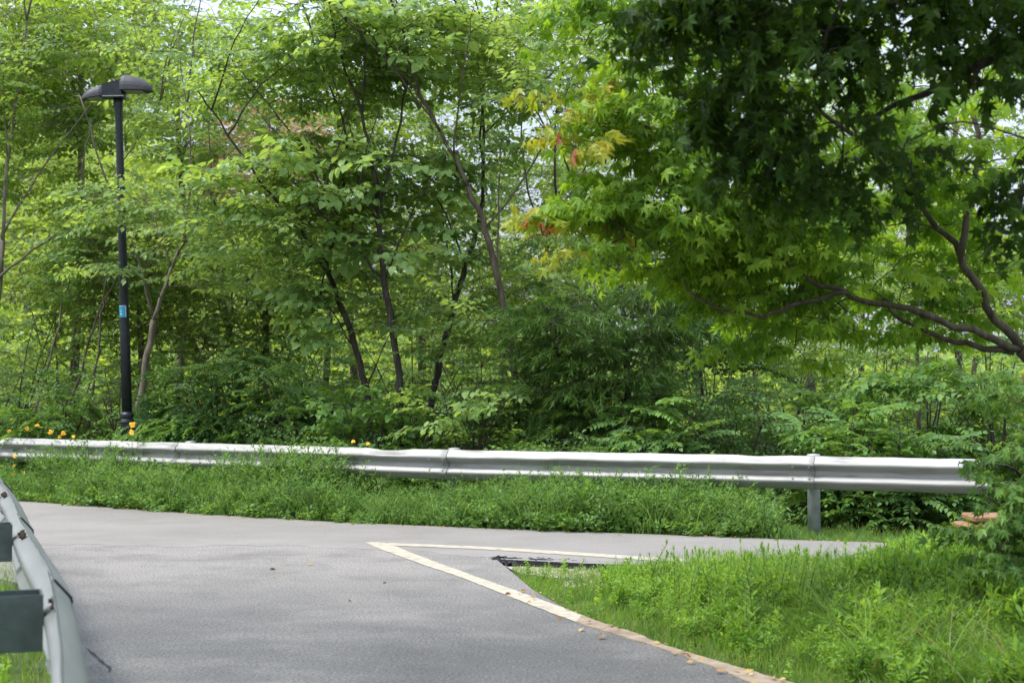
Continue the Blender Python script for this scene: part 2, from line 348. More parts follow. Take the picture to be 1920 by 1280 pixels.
def pinnate(leaf, size=.2, pairs=9, droop=.5, nf=3):
    """compound leaves: paired leaflets along drooping rachises"""
    s = Tpl()
    for k in range(nf):
        a = R((k-(nf-1)/2)*46+rng.uniform(-10, 10)); L = rng.uniform(.7, 1.0)
        ax = lambda t: np.array((math.sin(a)*t*L, math.cos(a)*t*L, .25*t-droop*t*t))
        tube(s.wood, [ax(t) for t in np.linspace(0, 1, 5)], np.linspace(.006, .002, 5), 3, cap=False)
        for i in range(pairs):
            t = .18+.8*i/pairs; d = ax(t+.02)-ax(t); d /= np.linalg.norm(d); side = np.cross(d, (0, 0, 1.)); side /= np.linalg.norm(side)
            for sg in (-1, 1):
                s.leaf(ax(t), d*.45+side*sg+np.array((0, 0, -.3))+r_unit(.08), np.array((0, 0, 1.))+r_unit(.2), size*(1-.5*abs(t-.5))*rng.uniform(.8, 1.1))
        s.leaf(ax(1), ax(1)-ax(.95), (0, 0, 1), size*.8)
    return s.bake(leaf)
def needles(n=260):
    s = Tpl()
    for k in range(5):
        a = R((k-2)*24+rng.uniform(-8, 8)); L = rng.uniform(.6, 1)
        ax = lambda t: np.array((math.sin(a)*t*L, math.cos(a)*t*L, -.3*t*t))
        tube(s.wood, [ax(t) for t in np.linspace(0, 1, 4)], [.006, .005, .004, .002], 3, cap=False)
        for i in range(n//5):
            t = rng.uniform(.25, 1); s.leaf(ax(t), np.array((math.sin(a), math.cos(a), -.9))+r_unit(.45), r_unit(1), rng.uniform(.12, .24))
    return s.bake(NEED)
def weed(leaf, n=26, size=.16, h=1.0, top=True, up=.35, flat=.3):
    """upright stem, spiral leaves, a paler tuft at the tip"""
    s = Tpl(); bx, by = rng.normal(0, .12, 2)
    ax = lambda t: np.array((bx*t*t, by*t*t, h*t)); tube(s.wood, [ax(t) for t in (0, .35, .7, 1)], [.012, .01, .008, .004], 4, cap=False)
    for i in range(n):
        t = .08+.92*i/n; a = i*2.4+rng.uniform(-.3, .3); e = up+(.9*t if top else 0)
        s.leaf(ax(t), (math.cos(a), math.sin(a), e+rng.normal(0, .2)), np.array((0, 0, 1.))+r_unit(flat), size*(1.1-.55*t)*rng.uniform(.75, 1.2))
    if top:
        for i in range(6):
            a = i*1.05; s.leaf(ax(1), (math.cos(a)*.5, math.sin(a)*.5, 1), (math.cos(a), math.sin(a), .3), size*.6)
    return s.bake(leaf)

def bushy(leaf, stems=5, n=16, size=.13, spread=.5, h=1.0, up=.3):
    """several leaning stems from one root, side shoots with small leaves"""
    s = Tpl()
    for k in range(stems):
        a = rng.uniform(0, 6.28); sp = rng.uniform(.1, spread); hh = h*rng.uniform(.6, 1.0); r = rng.uniform(.02, .1)
        ax = lambda t: np.array((math.cos(a)*(r+sp*t*t), math.sin(a)*(r+sp*t*t), hh*(t-.12*t*t*sp*2)))
        tube(s.wood, [ax(t) for t in (0, .35, .7, 1)], [.010, .008, .006, .003], 3, cap=False)
        for i in range(n):
            t = .1+.9*i/n; q = i*2.4+rng.uniform(-.6, .6); p = ax(t)+r_unit(.012); e = up+.7*t*t+rng.normal(0, .3)
            s.leaf(p, (math.cos(q), math.sin(q), e), np.array((0, 0, 1.))+r_unit(.4), size*rng.uniform(.55, 1.25)*(1.1-.4*t))
            if rng.uniform() < .35:
                p2 = p+np.array((math.cos(q), math.sin(q), .9))*rng.uniform(.05, .13)
                for _ in range(3): s.leaf(p2, r_unit(.6)+np.array((math.cos(q), math.sin(q), .5)), np.array((0, 0, 1.))+r_unit(.5), size*rng.uniform(.4, .8))
        for i in range(5): s.leaf(ax(1), r_unit(.5)+np.array((0, 0, 1)), r_unit(1), size*rng.uniform(.4, .7))
    return s.bake(leaf)
def rot_yp(yaw, pitch, roll):
    """K rotations: +Y axis turned to yaw (0 = +Y, anticlockwise), pitched up, rolled"""
    cy, sy = np.cos(yaw), np.sin(yaw); cq, sq = np.cos(pitch), np.sin(pitch); cr_, sr = np.cos(roll), np.sin(roll)
    K = len(yaw); Z = np.zeros(K); O = np.ones(K)
    Rz = np.array([[cy, -sy, Z], [sy, cy, Z], [Z, Z, O]]).transpose(2, 0, 1)
    Rx = np.array([[O, Z, Z], [Z, cq, -sq], [Z, sq, cq]]).transpose(2, 0, 1)
    Ry = np.array([[cr_, Z, sr], [Z, O, Z], [-sr, Z, cr_]]).transpose(2, 0, 1)
    return Rz@Rx@Ry
def place(accL, accW, tpls, T, yaw, pitch, roll, S, miL=0):
    T = np.asarray(T, dtype=float); which = rng.integers(0, len(tpls), len(T)); Rm = rot_yp(yaw, pitch, roll)
    for i, t in enumerate(tpls):
        k = which == i
        if not k.any(): continue
        accL.inst(*t.L, Rm[k], T[k], S[k], miL)
        if t.W is not None and accW is not None: accW.inst(*t.W, Rm[k], T[k], S[k])

SP = {
 'front': [spray(OV, .15, 7, spacing=.10) for _ in range(7)],
 'big': [spray(HEART, .19, 6, spacing=.13) for _ in range(5)],
 'back': [spray(KITE, .17, 6, spacing=.13, flat=.45) for _ in range(5)],
 'small': [spray(OV, .12, 8, spacing=.085, flat=.4) for _ in range(5)],
 'pin': [pinnate(OV, .19, 8) for _ in range(4)],
 'fern': [pinnate(OV, .12, 15, .75, 4) for _ in range(4)],
 'pine': [needles() for _ in range(4)],
 'maple': [spray(MAPLE, .235, 5, 42, .145, .35, .6, .8) for _ in range(6)],
 'mapleh': [spray(MAPLE, .25, 5, 40, .16, .6, .75, 1.1) for _ in range(6)],
}

TG = 'slender trees of the wood edge'
def ell(px, py, d, rx, ry, rz, n):
    if px < 420 and d < 24: d = max(d, 24.2-px/330*2.0)
    return (P(px, py, d), np.array((rx, ry, rz)), n)
def tree(name, label, limbs, crowns, tpls, leafm, bark, S=(.5, .8), cat='tree', group=None, gap=.0, pitch=(-.15, .45), twig=.008, tips=None):
    """limbs: list of (pts world, r0, r1); crowns: ellipsoids filled with leaf sprays, each joined to the wood by a curved twig"""
    W = Acc(); L = Acc(); nodes = []; nrad = []
    if group == TG: limbs = [(p_, a_*.68, b_*.8) for p_, a_, b_ in limbs]
    if group == TG: crowns = [(c+np.array((0, .75 if c[2] < 3.6 else .3, 0)), r*1.08, int(n*(1.35 if c[2] < 3.6 else 1.6))) for c, r, n in crowns]; S = (S[0]*1.05, S[1]*1.12)
    base = np.array(limbs[0][0][0])
    for pts, r0, r1 in limbs:
        ln = smooth_line(pts, 4, .012); rr = np.linspace(r0, r1, len(ln))
        rr[1:-1] *= 1+rng.normal(0, .05, len(rr)-2)
        if pts is limbs[0][0]: rr[0] *= 1.35
        tube(W, ln, rr, 7)
        nodes += list(ln[2:]); nrad += list(rr[2:])
    pos = []
    for c, r, n in crowns:
        u = rng.normal(0, 1, (n, 3)); u /= np.linalg.norm(u, axis=1, keepdims=True); u *= rng.uniform(.15, 1, (n, 1))**(1/2.2)
        pos.append(c+u*r)
    pos = np.concatenate(pos)
    if gap:
        f = np.sin(pos[:, 0]*2.1+1.3*np.sin(pos[:, 2]*1.7))*np.sin(pos[:, 2]*2.6+pos[:, 0]*.8+1)*np.cos(pos[:, 1]*1.2)
        pos = pos[f < 1-gap]
    if group == TG and len(limbs) > 2:
        base_n = list(nodes)
        for _ in range(6):
            q = base_n[rng.integers(len(base_n)//5, len(base_n))]; hl = rng.uniform(1.2, 2.6); dx = rng.normal(0, .45)
            e = q+np.array((dx*hl, rng.uniform(-.5, .1), hl*.9)); ln = smooth_line([q, (q+e)/2+np.array((-.12*dx, -.1, .05)), e], 5, .01)
            tube(W, ln, np.linspace(.016, .005, len(ln)), 5); nodes += list(ln[3:]); nrad += [.008]*len(ln[3:])
    nd = np.array(nodes)
    dist = np.array([np.min(np.linalg.norm(nd-p, axis=1)) for p in pos]); order = np.argsort(dist)
    yaw = np.zeros(len(pos)); 
    for idx in order:
        p = pos[idx]; nd = np.array(nodes); dv = nd-p
        cost = np.linalg.norm(dv, axis=1)+.7*np.maximum(0, dv[:, 2]); j = int(np.argmin(cost)); a = nd[j]
        out = p-a; dl = np.linalg.norm(out)+1e-6
        if dl > .06:
            mid = a+out*.5+np.array((0, 0, .10*dl))+r_unit(.05*dl)
            ln = smooth_line([a, mid, p], 3); r0 = min(nrad[j]*.8, twig*(.7+1.1*dl)); rr = np.linspace(r0, .0045, len(ln))
            tube(W, ln, rr, 4, cap=False); nodes += list(ln[2:]); nrad += list(rr[2:])
        yaw[idx] = math.atan2(-(out[0]), out[1])+rng.normal(0, .6)
    S_ = rng.uniform(*S, len(pos))
    if tips is not None:
        tm = tips(pos); mats = [leafm, M['l_mtip']]
        for mi, k in ((0, ~tm), (1, tm)):
            if k.any(): place(L, W, tpls, pos[k], yaw[k], rng.uniform(*pitch, k.sum()), rng.normal(0, .3, k.sum()), S_[k], mi)
    else:
        mats = [leafm]; place(L, W, tpls, pos, yaw, rng.uniform(*pitch, len(pos)), rng.normal(0, .3, len(pos)), S_)
    t = thing(name, base, label, cat, group)
    finish(W, 'trunk' if cat == 'tree' else 'stems', bark, t, True); finish(L, 'crown' if cat == 'tree' else 'foliage', mats, t)
    return t
def PL(d, *pts, dd=0):
    d = max(d, 23.4-(min(p[0] for p in pts))/330*1.9) if pts[0][0] < 420 else d
    n = len(pts); return [P(x, y, d+dd*i/max(1, n-1)) for i, (x, y) in enumerate(pts)]
def ground(p): q = np.array(p); q[2] = -.08; return q
def rooted(pl): return [ground(pl[0]+(pl[0]-pl[1])*.15)]+pl

# ================================================================== SETTING
# ground: one sheet to the horizon, a shallow bank beyond the far rail, a wooded rise behind
gx = np.concatenate((np.linspace(-400, -30, 12), np.linspace(-28, 28, 80), np.linspace(30, 400, 12)))
gy = np.concatenate((np.linspace(-60, -4, 8), np.linspace(-3, 40, 90), np.linspace(42, 90, 20), np.linspace(100, 900, 14)))
def hz(x, y):
    z = -.06+.02*np.sin(x*1.3+y*.7)*(y > 18)
    t = np.clip((y-32)/70, 0, 1); ht = 17*(1/(1+np.exp((x+4+.10*y)/5.0)))+1.5
    return z+t*t*(3-2*t)*ht - .03
a = Acc(); GX, GY = np.meshgrid(gx, gy); GZ = hz(GX, GY); nx, ny = len(gx), len(gy)
a.add(np.c_[GX.ravel(), GY.ravel(), GZ.ravel()], [(j*nx+i, j*nx+i+1, (j+1)*nx+i+1, (j+1)*nx+i) for j in range(ny-1) for i in range(nx-1)])
tag(a.build('ground', M['soil'], smooth=True), kind='structure')

xy = lambda px, py: G(px, py)[:2]
# far road: its far edge runs along the weedy bank
far_edge = [xy(-500, 915), xy(-200, 927), xy(50, 940), xy(200, 951), xy(350, 962), xy(640, 979), xy(1000, 994), xy(1300, 1004), xy(1520, 1013), xy(1900, 1024), xy(2600, 1040)]
near_edge = [xy(2600, 1105), xy(1900, 1078), xy(1560, 1070), xy(1240, 1061), xy(1100, 1056), xy(928, 1049), xy(700, 1028), xy(500, 1024), xy(250, 1022), xy(40, 1024), xy(-250, 1035), xy(-600, 1060)]
def ragged(pts, a0=.10, step=.12):
    p = smooth_line([np.array((*q, 0)) for q in pts], 30)[:, :2]; s_ = np.arange(len(p)); return [q+np.array((0, a0*(math.sin(k*.13)+.6*math.sin(k*.37+1)+.3*math.sin(k*.9))+rng.normal(0, a0*.12))) for k, q in zip(s_, p)]
poly_slab('road', far_edge+near_edge[:5]+ragged(near_edge[5:]), .002, .075, M['asph_far'])
kerb_out = [xy(960, 1072), xy(1000, 1106), xy(1060, 1140), xy(1125, 1166), xy(1190, 1186), xy(1250, 1210), xy(1420, 1261), xy(1490, 1281)]
near_pts = [xy(-250, 1030), xy(40, 1018), xy(700, 1018), xy(928, 1046)]+kerb_out+[np.array((1.9, 6.4)), np.array((3.0, 3.0)), np.array((4.2, -6)), np.array((.9, -6)), np.array((-.15, 1.5)), np.array((-.62, 2.9)), np.array((-.95, 3.9)), np.array((-1.42, 5.3)), np.array((-2.4, 7.9)), np.array((-3.65, 11.)), np.array((-5.5, 13.2))]
poly_slab('pavement', near_pts, 0.0, .07, M['asph_near'])

def strip(name, up, lo, z, m, kind='structure', jit=.006, thick=0):
    """painted or laid band between two pixel traced edges, subdivided with a slightly uneven rim"""
    def dens(pts):
        p = smooth_line([G(x, y) for x, y in pts], 10); return p
    def resamp(p, n):
        s = np.r_[0, np.cumsum(np.linalg.norm(np.diff(p, axis=0), axis=1))]; t = np.linspace(0, s[-1], n)
        return np.c_[[np.interp(t, s, p[:, i]) for i in range(3)]].T
    U, Lo = resamp(dens(up), 120), resamp(dens(lo), 120)
    U[:, :2] += rng.normal(0, jit, (120, 2)); Lo[:, :2] += rng.normal(0, jit, (120, 2)); U[:, 2] = Lo[:, 2] = z
    a = Acc(); n = 120; V = [U, Lo]; f = [(i, i+1, n+i+1, n+i)[::-1] for i in range(n-1)]
    if thick:
        V += [U-(0, 0, thick), Lo-(0, 0, thick)]; f += [(i, i+1, 2*n+i+1, 2*n+i) for i in range(n-1)]+[(n+i+1, n+i, 3*n+i, 3*n+i+1) for i in range(n-1)]
    a.add(np.concatenate(V), f); return tag(a.build(name, m), kind=kind)
up = [(724, 1020), (800, 1048), (904, 1086), (1000, 1120), (1060, 1142), (1075, 1147)]
lo = [(684, 1017), (712, 1029), (800, 1061), (865, 1083), (930, 1108), (1060, 1159)]
strip('road_marking', [(684, 1016.5), (725, 1018.5), (783, 1041), (904, 1085), (1000, 1119), (1060, 1141), (1090, 1153)],
      [(690, 1019), (712, 1029), (800, 1061), (865, 1083), (992, 1133), (1052, 1156), (1080, 1166)], .0045, M['paint'], jit=.003)
strip('road_marking', [(726, 1018), (900, 1025), (1100, 1037), (1240, 1046), (1400, 1052), (1700, 1062)],
      [(733, 1023), (900, 1030), (1100, 1043), (1240, 1052), (1400, 1058), (1700, 1069)], .006, M['paint'], jit=.003)
strip('kerb', [(1091, 1153.5), (1125, 1167), (1190, 1187), (1250, 1211), (1420, 1262), (1500, 1285), (1800, 1370), (2100, 1460)],
      [(1081, 1166.5), (1100, 1173), (1165, 1193), (1228, 1212), (1356, 1258), (1418, 1284), (1660, 1372), (1900, 1465)], .007, M['kerb'], jit=.004, thick=.07)
# bare gravel patch where the verge meets the broken edge of the far road
gp = [G(x, y, -.06)[:2] for x, y in [(935, 1057), (1100, 1070), (1240, 1074), (1420, 1085), (1400, 1105), (1180, 1096), (1040, 1084), (975, 1076)]]
poly_slab('gravel_patch', gp, -.052, .02, M['gravel'])
a = Acc()
for i in range(700):
    p = G(rng.uniform(1060, 1400), rng.uniform(1058, 1100), -.05); r = rng.uniform(.008, .028); th = np.sort(rng.uniform(0, 6.28, 6))
    V = np.r_[p+np.c_[np.cos(th)*r*1.4, np.sin(th)*r, np.zeros(6)], [p+np.array((rng.normal(0, r*.3), 0, r*.9))]]; a.add(V, [(k, (k+1) % 6, 6) for k in range(6)])
tag(a.build('gravel_stones', M['gravel']), 'loose gravel and dirt clods at the tip of the verge', 'gravel', kind='stuff')
# the jagged broken asphalt edge: lumps of tar and stone
a = Acc()
for i in range(520):
    t = rng.uniform(0, 1)**1.15; p = G(932+t*340, 1052+t*10+rng.normal(0, 1.5), -.03); r = rng.uniform(.012, .045)*(1.35-.7*t)
    th = rng.uniform(0, 6.28, 7); V = p+np.c_[np.cos(th)*r*1.6, np.sin(th)*r, rng.uniform(-.5, .7, 7)*r]
    V = np.r_[V, [p+(0, 0, r*.8)]]; f = [(k, (k+1) % 7, 7) for k in range(7)]; a.add(V, f)
tag(a.build('rubble', M['dark']), kind='stuff', label='dark broken tar rubble along the edge of the far road', cat='rubble')
# crack in the pavement
a = Acc(); pts = [(165, 1216), (172, 1222), (180, 1229), (188, 1236), (194, 1243), (203, 1247), (207, 1254), (204, 1259)]
pts = [G(x, y, .003) for x, y in pts]
for k in range(len(pts)-1):
    p, q = pts[k], pts[k+1]; s = np.cross(q-p, (0, 0, 1.)); s = s/np.linalg.norm(s)*(.006+.007*(k % 2)); a.add([p-s, p+s, q+s*.6, q-s*.6], [(0, 1, 2, 3)])
tag(a.build('pavement_crack', M['dark']), kind='structure')

# ================================================================== GUARDRAILS
PROF = [(.012, .350), (.020, .345), (.070, .288), (.081, .276), (.084, .262), (.078, .250), (.014, .206), (.002, .196), (0, .186), (0, .164), (.002, .154),
        (.014, .144), (.078, .100), (.084, .088), (.081, .074), (.070, .062), (.020, .005), (.012, 0)]
PROF = np.array(PROF); TOP = .82; BH = .35
def resample(p, step):
    s = np.r_[0, np.cumsum(np.linalg.norm(np.diff(p, axis=0), axis=1))]; n = max(2, int(s[-1]/step)+1); t = np.linspace(0, s[-1], n)
    return np.c_[[np.interp(t, s, p[:, i]) for i in range(p.shape[1])]].T
def beam(path, side, off0, off1, wob=.003, dents=()):
    """W section swept along a path; side=+1 when the road is to the right of the path direction"""
    p = resample(np.asarray(path, dtype=float), .12); tg = np.gradient(p, axis=0); tg[:, 2] = 0; tg /= np.linalg.norm(tg, axis=1, keepdims=True)
    nr = np.c_[tg[:, 1], -tg[:, 0], np.zeros(len(p))]*side; n = len(p); m = len(PROF); a = Acc()
    # normals of the profile for its sheet thickness
    tt = np.gradient(PROF, axis=0); pn = np.c_[-tt[:, 1], tt[:, 0]]; pn /= np.linalg.norm(pn, axis=1, keepdims=True)
    rings = []
    for sheet in (0, 1):
        pr = PROF+pn*(.0045 if sheet == 0 else 0); V = np.zeros((n, m, 3)); 
        for i in range(n):
            t = i/(n-1); o = off0+(off1-off0)*t
            w = wob*math.sin(i*.9+off0*900)+wob*.6*math.sin(i*2.3)
            V[i] = p[i]+nr[i]*(pr[:, :1]+o)+np.c_[np.zeros(m), np.zeros(m), pr[:, 1]]
            V[i, :, 2] += w*.8*np.linspace(1, .3, m)
            for (dx, amp, wd) in dents:
                s = t*(n-1)*.12-dx; V[i, :3, 2] -= amp*math.exp(-(s/wd)**2)
        rings.append(V)
    f = []
    for i in range(n-1):
        for j in range(m-1):
            q = (i*m+j, (i+1)*m+j, (i+1)*m+j+1, i*m+j+1); f.append(q); f.append(tuple(n*m+k for k in q[::-1]))
    for j in range(m-1):
        for i in (0, n-1): f.append((i*m+j, i*m+j+1, n*m+i*m+j+1, n*m+i*m+j))
    for i in range(n-1):
        for j in (0, m-1): f.append((i*m+j, (i+1)*m+j, n*m+(i+1)*m+j, n*m+i*m+j))
    a.add(np.concatenate([r.reshape(-1, 3) for r in rings]), f); return a
def at_len(p, s):
    c = np.r_[0, np.cumsum(np.linalg.norm(np.diff(p, axis=0), axis=1))]
    q = np.array([np.interp(s, c, p[:, i]) for i in range(3)]); q2 = np.array([np.interp(s+.05, c, p[:, i]) for i in range(3)]); d = q2-q
    if np.linalg.norm(d) < 1e-6: d = p[-1]-p[-2]
    return q, d/np.linalg.norm(d)
def sub_path(p, s0, s1): return np.array([at_len(p, s)[0] for s in np.linspace(s0, s1, max(2, int((s1-s0)/.1)))])
def bolt(p, d, r=.016, h=.014):
    a = Acc(); d = np.asarray(d, float)/np.linalg.norm(d); tube(a, [p-d*.004, p+d*.006, p+d*h], [r*1.5, r*1.5, r], 6); tube(a, [p+d*h, p+d*(h+.012)], [r*.55, r*.5], 6); return a

def guardrail(name, label, path, side, posts, splices, steel, rust, dents=()):
    L = np.linalg.norm(np.diff(path, axis=0), axis=1).sum()
    t = thing(name, (*path[len(path)//2][:2], 0), label, 'guardrail')
    edges = [0]+list(splices)+[L]
    for k in range(len(edges)-1):
        e0, e1 = edges[k], edges[k+1]; e1b = min(L, e1+.28)
        finish(beam(sub_path(path, max(0, e0-.0), e1b), side, 0.0, .010 if e1b < L else 0, .0025, [(dx-e0, am, w) for dx, am, w in dents if e0 < dx < e1b]), 'beam', steel, t, True)
    zc = TOP-BH/2
    for s in posts:
        q, d = at_len(path, s); nr = np.array((d[1], -d[0], 0))*side
        c = q-nr*.27; a = Acc()
        lathe(a, [(.07, -.4), (.07, TOP-.02), (.066, TOP-.01)], (c[0], c[1], 0), 20); finish(a, 'post', M['post'], t, True)
        a = Acc(); lathe(a, [(.076, TOP-.04), (.076, TOP+.0), (.066, TOP+.012), (.02, TOP+.018)], (c[0], c[1], 0), 20); finish(a, 'post_cap', M['galv'], t, True)
        # bracket: bent sheet box, open above and below, rounded where it clasps the post
        a = Acc(); hw = .085; hh = .105; th = .005
        prof = [(-.003, hw), (-.10, hw)]+[(-.27-.0-hw*1.0*math.sin(R(v)), hw*math.cos(R(v))) for v in range(0, 181, 15)]+[(-.10, -hw), (-.003, -hw)]
        prof = [(-.003, 0)]+prof+[(-.003, -.004)]
        n = len(prof); V = []
        for oz in (-hh, hh):
            for sc_ in (1, .94):
                for (u, w) in prof: V.append(c*0+q+nr*((u+.135)*sc_-.135)+d*w*sc_+np.array((0, 0, zc-q[2]+oz)))
        f = []
        for i in range(n-1): f += [(i, i+1, 2*n+i+1, 2*n+i), (n+i+1, n+i, 3*n+i, 3*n+i+1), (2*n+i, 2*n+i+1, 3*n+i+1, 3*n+i), (i+1, i, n+i, n+i+1)]
        a.add(V, f); finish(a, 'bracket', M['block'], t, False)
        b = bolt(q+nr*.004+np.array((0, 0, BH/2)), nr, .018, .012); finish(b, 'bolt', steel, t)
    for s in splices:
        s += .14
        for ds in (-.09, .09):
            for zz, nn in ((.24, .062), (.11, .062)):
                q, d = at_len(path, s+ds); nr = np.array((d[1], -d[0], 0))*side
                finish(bolt(q+nr*(nn+.016)+np.array((0, 0, zz)), nr, .011, .01), 'bolt', steel, t)
                b = bolt(q+nr*(nn-.008)+np.array((0, 0, zz)), -nr, .017, .022)
                finish(b, 'bolt', rust, t)
        # dark tube painting the shadow gap where one beam laps the next
        q, d = at_len(path, s+.14); nr = np.array((d[1], -d[0], 0))*side; a = Acc()
        pr = [q+nr*(x+.0075+.004)+d*0+np.array((0, 0, z)) for x, z in PROF[1:-1]]
        for i, p_ in enumerate(pr): pr[i] = p_+np.array((0, 0, .004*(PROF[i+1][1] > .26)))
        tube(a, pr, .0035 if rust is not steel else .0015, 5, cap=False); finish(a, 'lap_shadow', M['dark'], t)
    return t
def rail_at(px, py): 
    p = G(px, py, TOP); return np.array((p[0], p[1], TOP-BH))
fr = smooth_line([rail_at(x, y) for x, y in [(-500, 812), (-250, 816), (0, 820.5), (330, 829.5), (640, 838), (832, 843), (1200, 849.5), (1515, 855), (1860, 861.5), (2300, 870)]], 6)
cum = np.r_[0, np.cumsum(np.linalg.norm(np.diff(fr, axis=0), axis=1))]
def s_of(px, py): q = rail_at(px, py); return cum[np.argmin(np.linalg.norm(fr-q, axis=1))]
posts = [s_of(-180, 817), s_of(328, 829.5), s_of(832, 843), s_of(1517, 855), s_of(2150, 867)]
guardrail('guardrail', 'long silver W-beam guardrail crossing behind the far road in front of the woods', fr, 1, posts, [p-.2 for p in posts[1:4]], M['galv'], M['galv'],
          dents=[(s_of(745, 840), .022, .22), (s_of(700, 840), .012, .1), (s_of(1420, 854), .010, .15), (s_of(280, 828), .012, .18)])
nr_pts = [(-.42, 1.6), (-.78, 2.5), (-1.065, 3.34), (-1.27, 3.97), (-1.755, 5.365), (-2.30, 6.75), (-2.77, 7.95), (-3.40, 9.6), (-3.98, 11.06), (-4.75, 12.9), (-5.5, 14.6)]
nr_path = smooth_line([np.array((x, y, TOP-BH)) for x, y in nr_pts], 6)[::-1]      # from far to near: the road lies to the left
cumn = np.r_[0, np.cumsum(np.linalg.norm(np.diff(nr_path, axis=0), axis=1))]
def sn(y): return float(np.interp(-y, -nr_path[:, 1], cumn))
guardrail('guardrail', 'grey-green guardrail seen from behind at the lower left beside the pavement', nr_path, -1, [sn(11.3), sn(8.25), sn(5.42), sn(2.3)], [sn(v)-.14 for v in (11.06, 7.95, 5.365)], M['galv_near'], M['rust'])

# ================================================================== STREET LAMP
ld = 20.8; lb = P(243, 905, ld); lb[2] = 0; ltop = P(222, 190, ld)
lean_v = ltop-lb; H = np.linalg.norm(lean_v); zax = lean_v/H; xax = np.cross((0, 1., 0), zax); xax /= np.linalg.norm(xax); yax = np.cross(zax, xax)
Rl = np.c_[xax, yax, zax]
t = thing('street_lamp', lb, 'tall black lamp post with a two-headed dark lantern behind the far guardrail', 'street lamp')
zr = (P(238, 780, ld)[2])/zax[2]
a = Acc(); k = 28; prof = [(.10, -.1), (.10, zr-.16)]
th = np.arange(k)*2*math.pi/k; V = []
for z in (-.2, zr-.1):
    for i, q in enumerate(th): r = .098 if i % 2 else .084; V.append((r*math.cos(q), r*math.sin(q), z))
f = [(j, (j+1) % k, k+(j+1) % k, k+j) for j in range(k)]+[tuple(k+j for j in range(k))]
a.add(np.array(V)@Rl.T+lb, f); lathe(a, [(.10, zr-.1), (.104, zr-.08), (.092, zr-.05), (.08, zr-.03), (.098, zr-.01), (.098, zr+.03), (.075, zr+.06)], lb, 28, lean=Rl)
finish(a, 'post_base', M['black'], t, False)
a = Acc(); lathe(a, [(.073, zr+.05), (.072, zr+1.2), (.062, H*.55), (.052, H-.45), (.055, H-.2), (.062, H-.06), (.075, H+.05)], lb, 20, lean=Rl); finish(a, 'pole', M['black'], t, True)
topc = lb+zax*(H+.17)
a = Acc(); V = [] 
for (x, zl, zh, w) in ((-.21, -.12, .07, .12), (.08, -.13, .13, .13)):
    for y in (-w, w):
        for z in (zl, zh): V.append((x, y, z))
V = np.array(V)@Rl.T+topc
a.add(V, [(0, 1, 3, 2), (4, 6, 7, 5), (0, 4, 5, 1), (2, 3, 7, 6), (1, 5, 7, 3), (0, 2, 6, 4)])
tube(a, [topc+Rl@np.array((x, 0, (.12 if x > 0 else .075))) for x in (-.24, -.06, .12)], .022, 8)
tube(a, [topc+Rl@np.array((-.20, -.125, -.12)), topc+Rl@np.array((.12, -.135, -.13))], .018, 6)
finish(a, 'bracket', M['black'], t)
def head(cx, sgn, L, Hh, tilt, m, w=.17, lift=0):
    """half-barrel lantern hood: round back over a flat lens, pinched to its outer tip"""
    a = Acc(); ns, nk = 14, 14; V = []
    for i in range(ns+1):
        u = i/ns; sc_ = math.sqrt(max(0, 1-max(0, (u-.35)/.65)**2.2))*(1 if u > .12 else .86+.14*u/.12)
        if i == ns: sc_ = .06
        for j in range(nk+1):
            v = math.pi*j/nk; V.append((cx+sgn*u*L, w*sc_*math.cos(v), lift+Hh*sc_*(1-.35*u)*math.sin(v)**.8+tilt*u*L))
        
    V = np.array(V)@Rl.T+topc+zax*(-.12); m1 = nk+1
    f = [(i*m1+j, i*m1+j+1, (i+1)*m1+j+1, (i+1)*m1+j) for i in range(ns) for j in range(nk)]
    f += [(i*m1, (i+1)*m1, (i+1)*m1+nk, i*m1+nk) for i in range(ns)]+[tuple(range(m1)), tuple(ns*m1+j for j in range(m1))]
    a.add(V, f); o = finish(a, 'lamp_head', M['lamp'], t, False)
    a = Acc(); P4 = np.array([(cx+sgn*.05, -w*.7, lift-.012), (cx+sgn*.05, w*.7, lift-.012), (cx+sgn*L*.7, w*.6, lift+tilt*L*.7-.012), (cx+sgn*L*.7, -w*.6, lift+tilt*L*.7-.012)])@Rl.T+topc+zax*(-.12)
    a.add(np.r_[P4, P4+zax*.008], [(0, 1, 2, 3), (4, 7, 6, 5), (0, 4, 5, 1), (1, 5, 6, 2), (2, 6, 7, 3), (3, 7, 4, 0)])
    l = finish(a, 'lens', M['white'] if False else M['galv'], t); l.parent = o; l.location = (0, 0, 0)
    return o
head(-.20, -1, .34, .19, -.10, M['lamp'], .15, .02); head(.06, 1, .46, .26, -.03, M['lamp'], .18, .09)
# cyan sticker with a small white print, wrapped round the pole
def wrap(r, z0, z1, a0, a1, m, name, par):
    a = Acc(); n = 10; V = []
    for z in (z0, z1):
        for i in range(n+1): q = R(a0+(a1-a0)*i/n); V.append((r*math.cos(q), r*math.sin(q), z))
    a.add(np.array(V)@Rl.T+lb, [(i, i+1, n+1+i+1, n+1+i) for i in range(n)]); o = finish(a, name, m, par); return o
zs = P(232, 584, ld)[2]/zax[2]
st = wrap(.0705, zs-.085, zs+.085, 195, 300, M['blue'], 'sticker', t)
for nm, z0, z1, a0, a1 in (('print', zs-.05, zs-.03, 236, 252), ('print', zs-.02, zs+.02, 240, 247), ('print', zs+.078, zs+.085, 195, 300), ('print', zs-.085, zs+.085, 300, 306)):
    o = wrap(.0712, z0, z1, a0, a1, M['white'], nm, t); o.parent = st; o.location = (0, 0, 0)

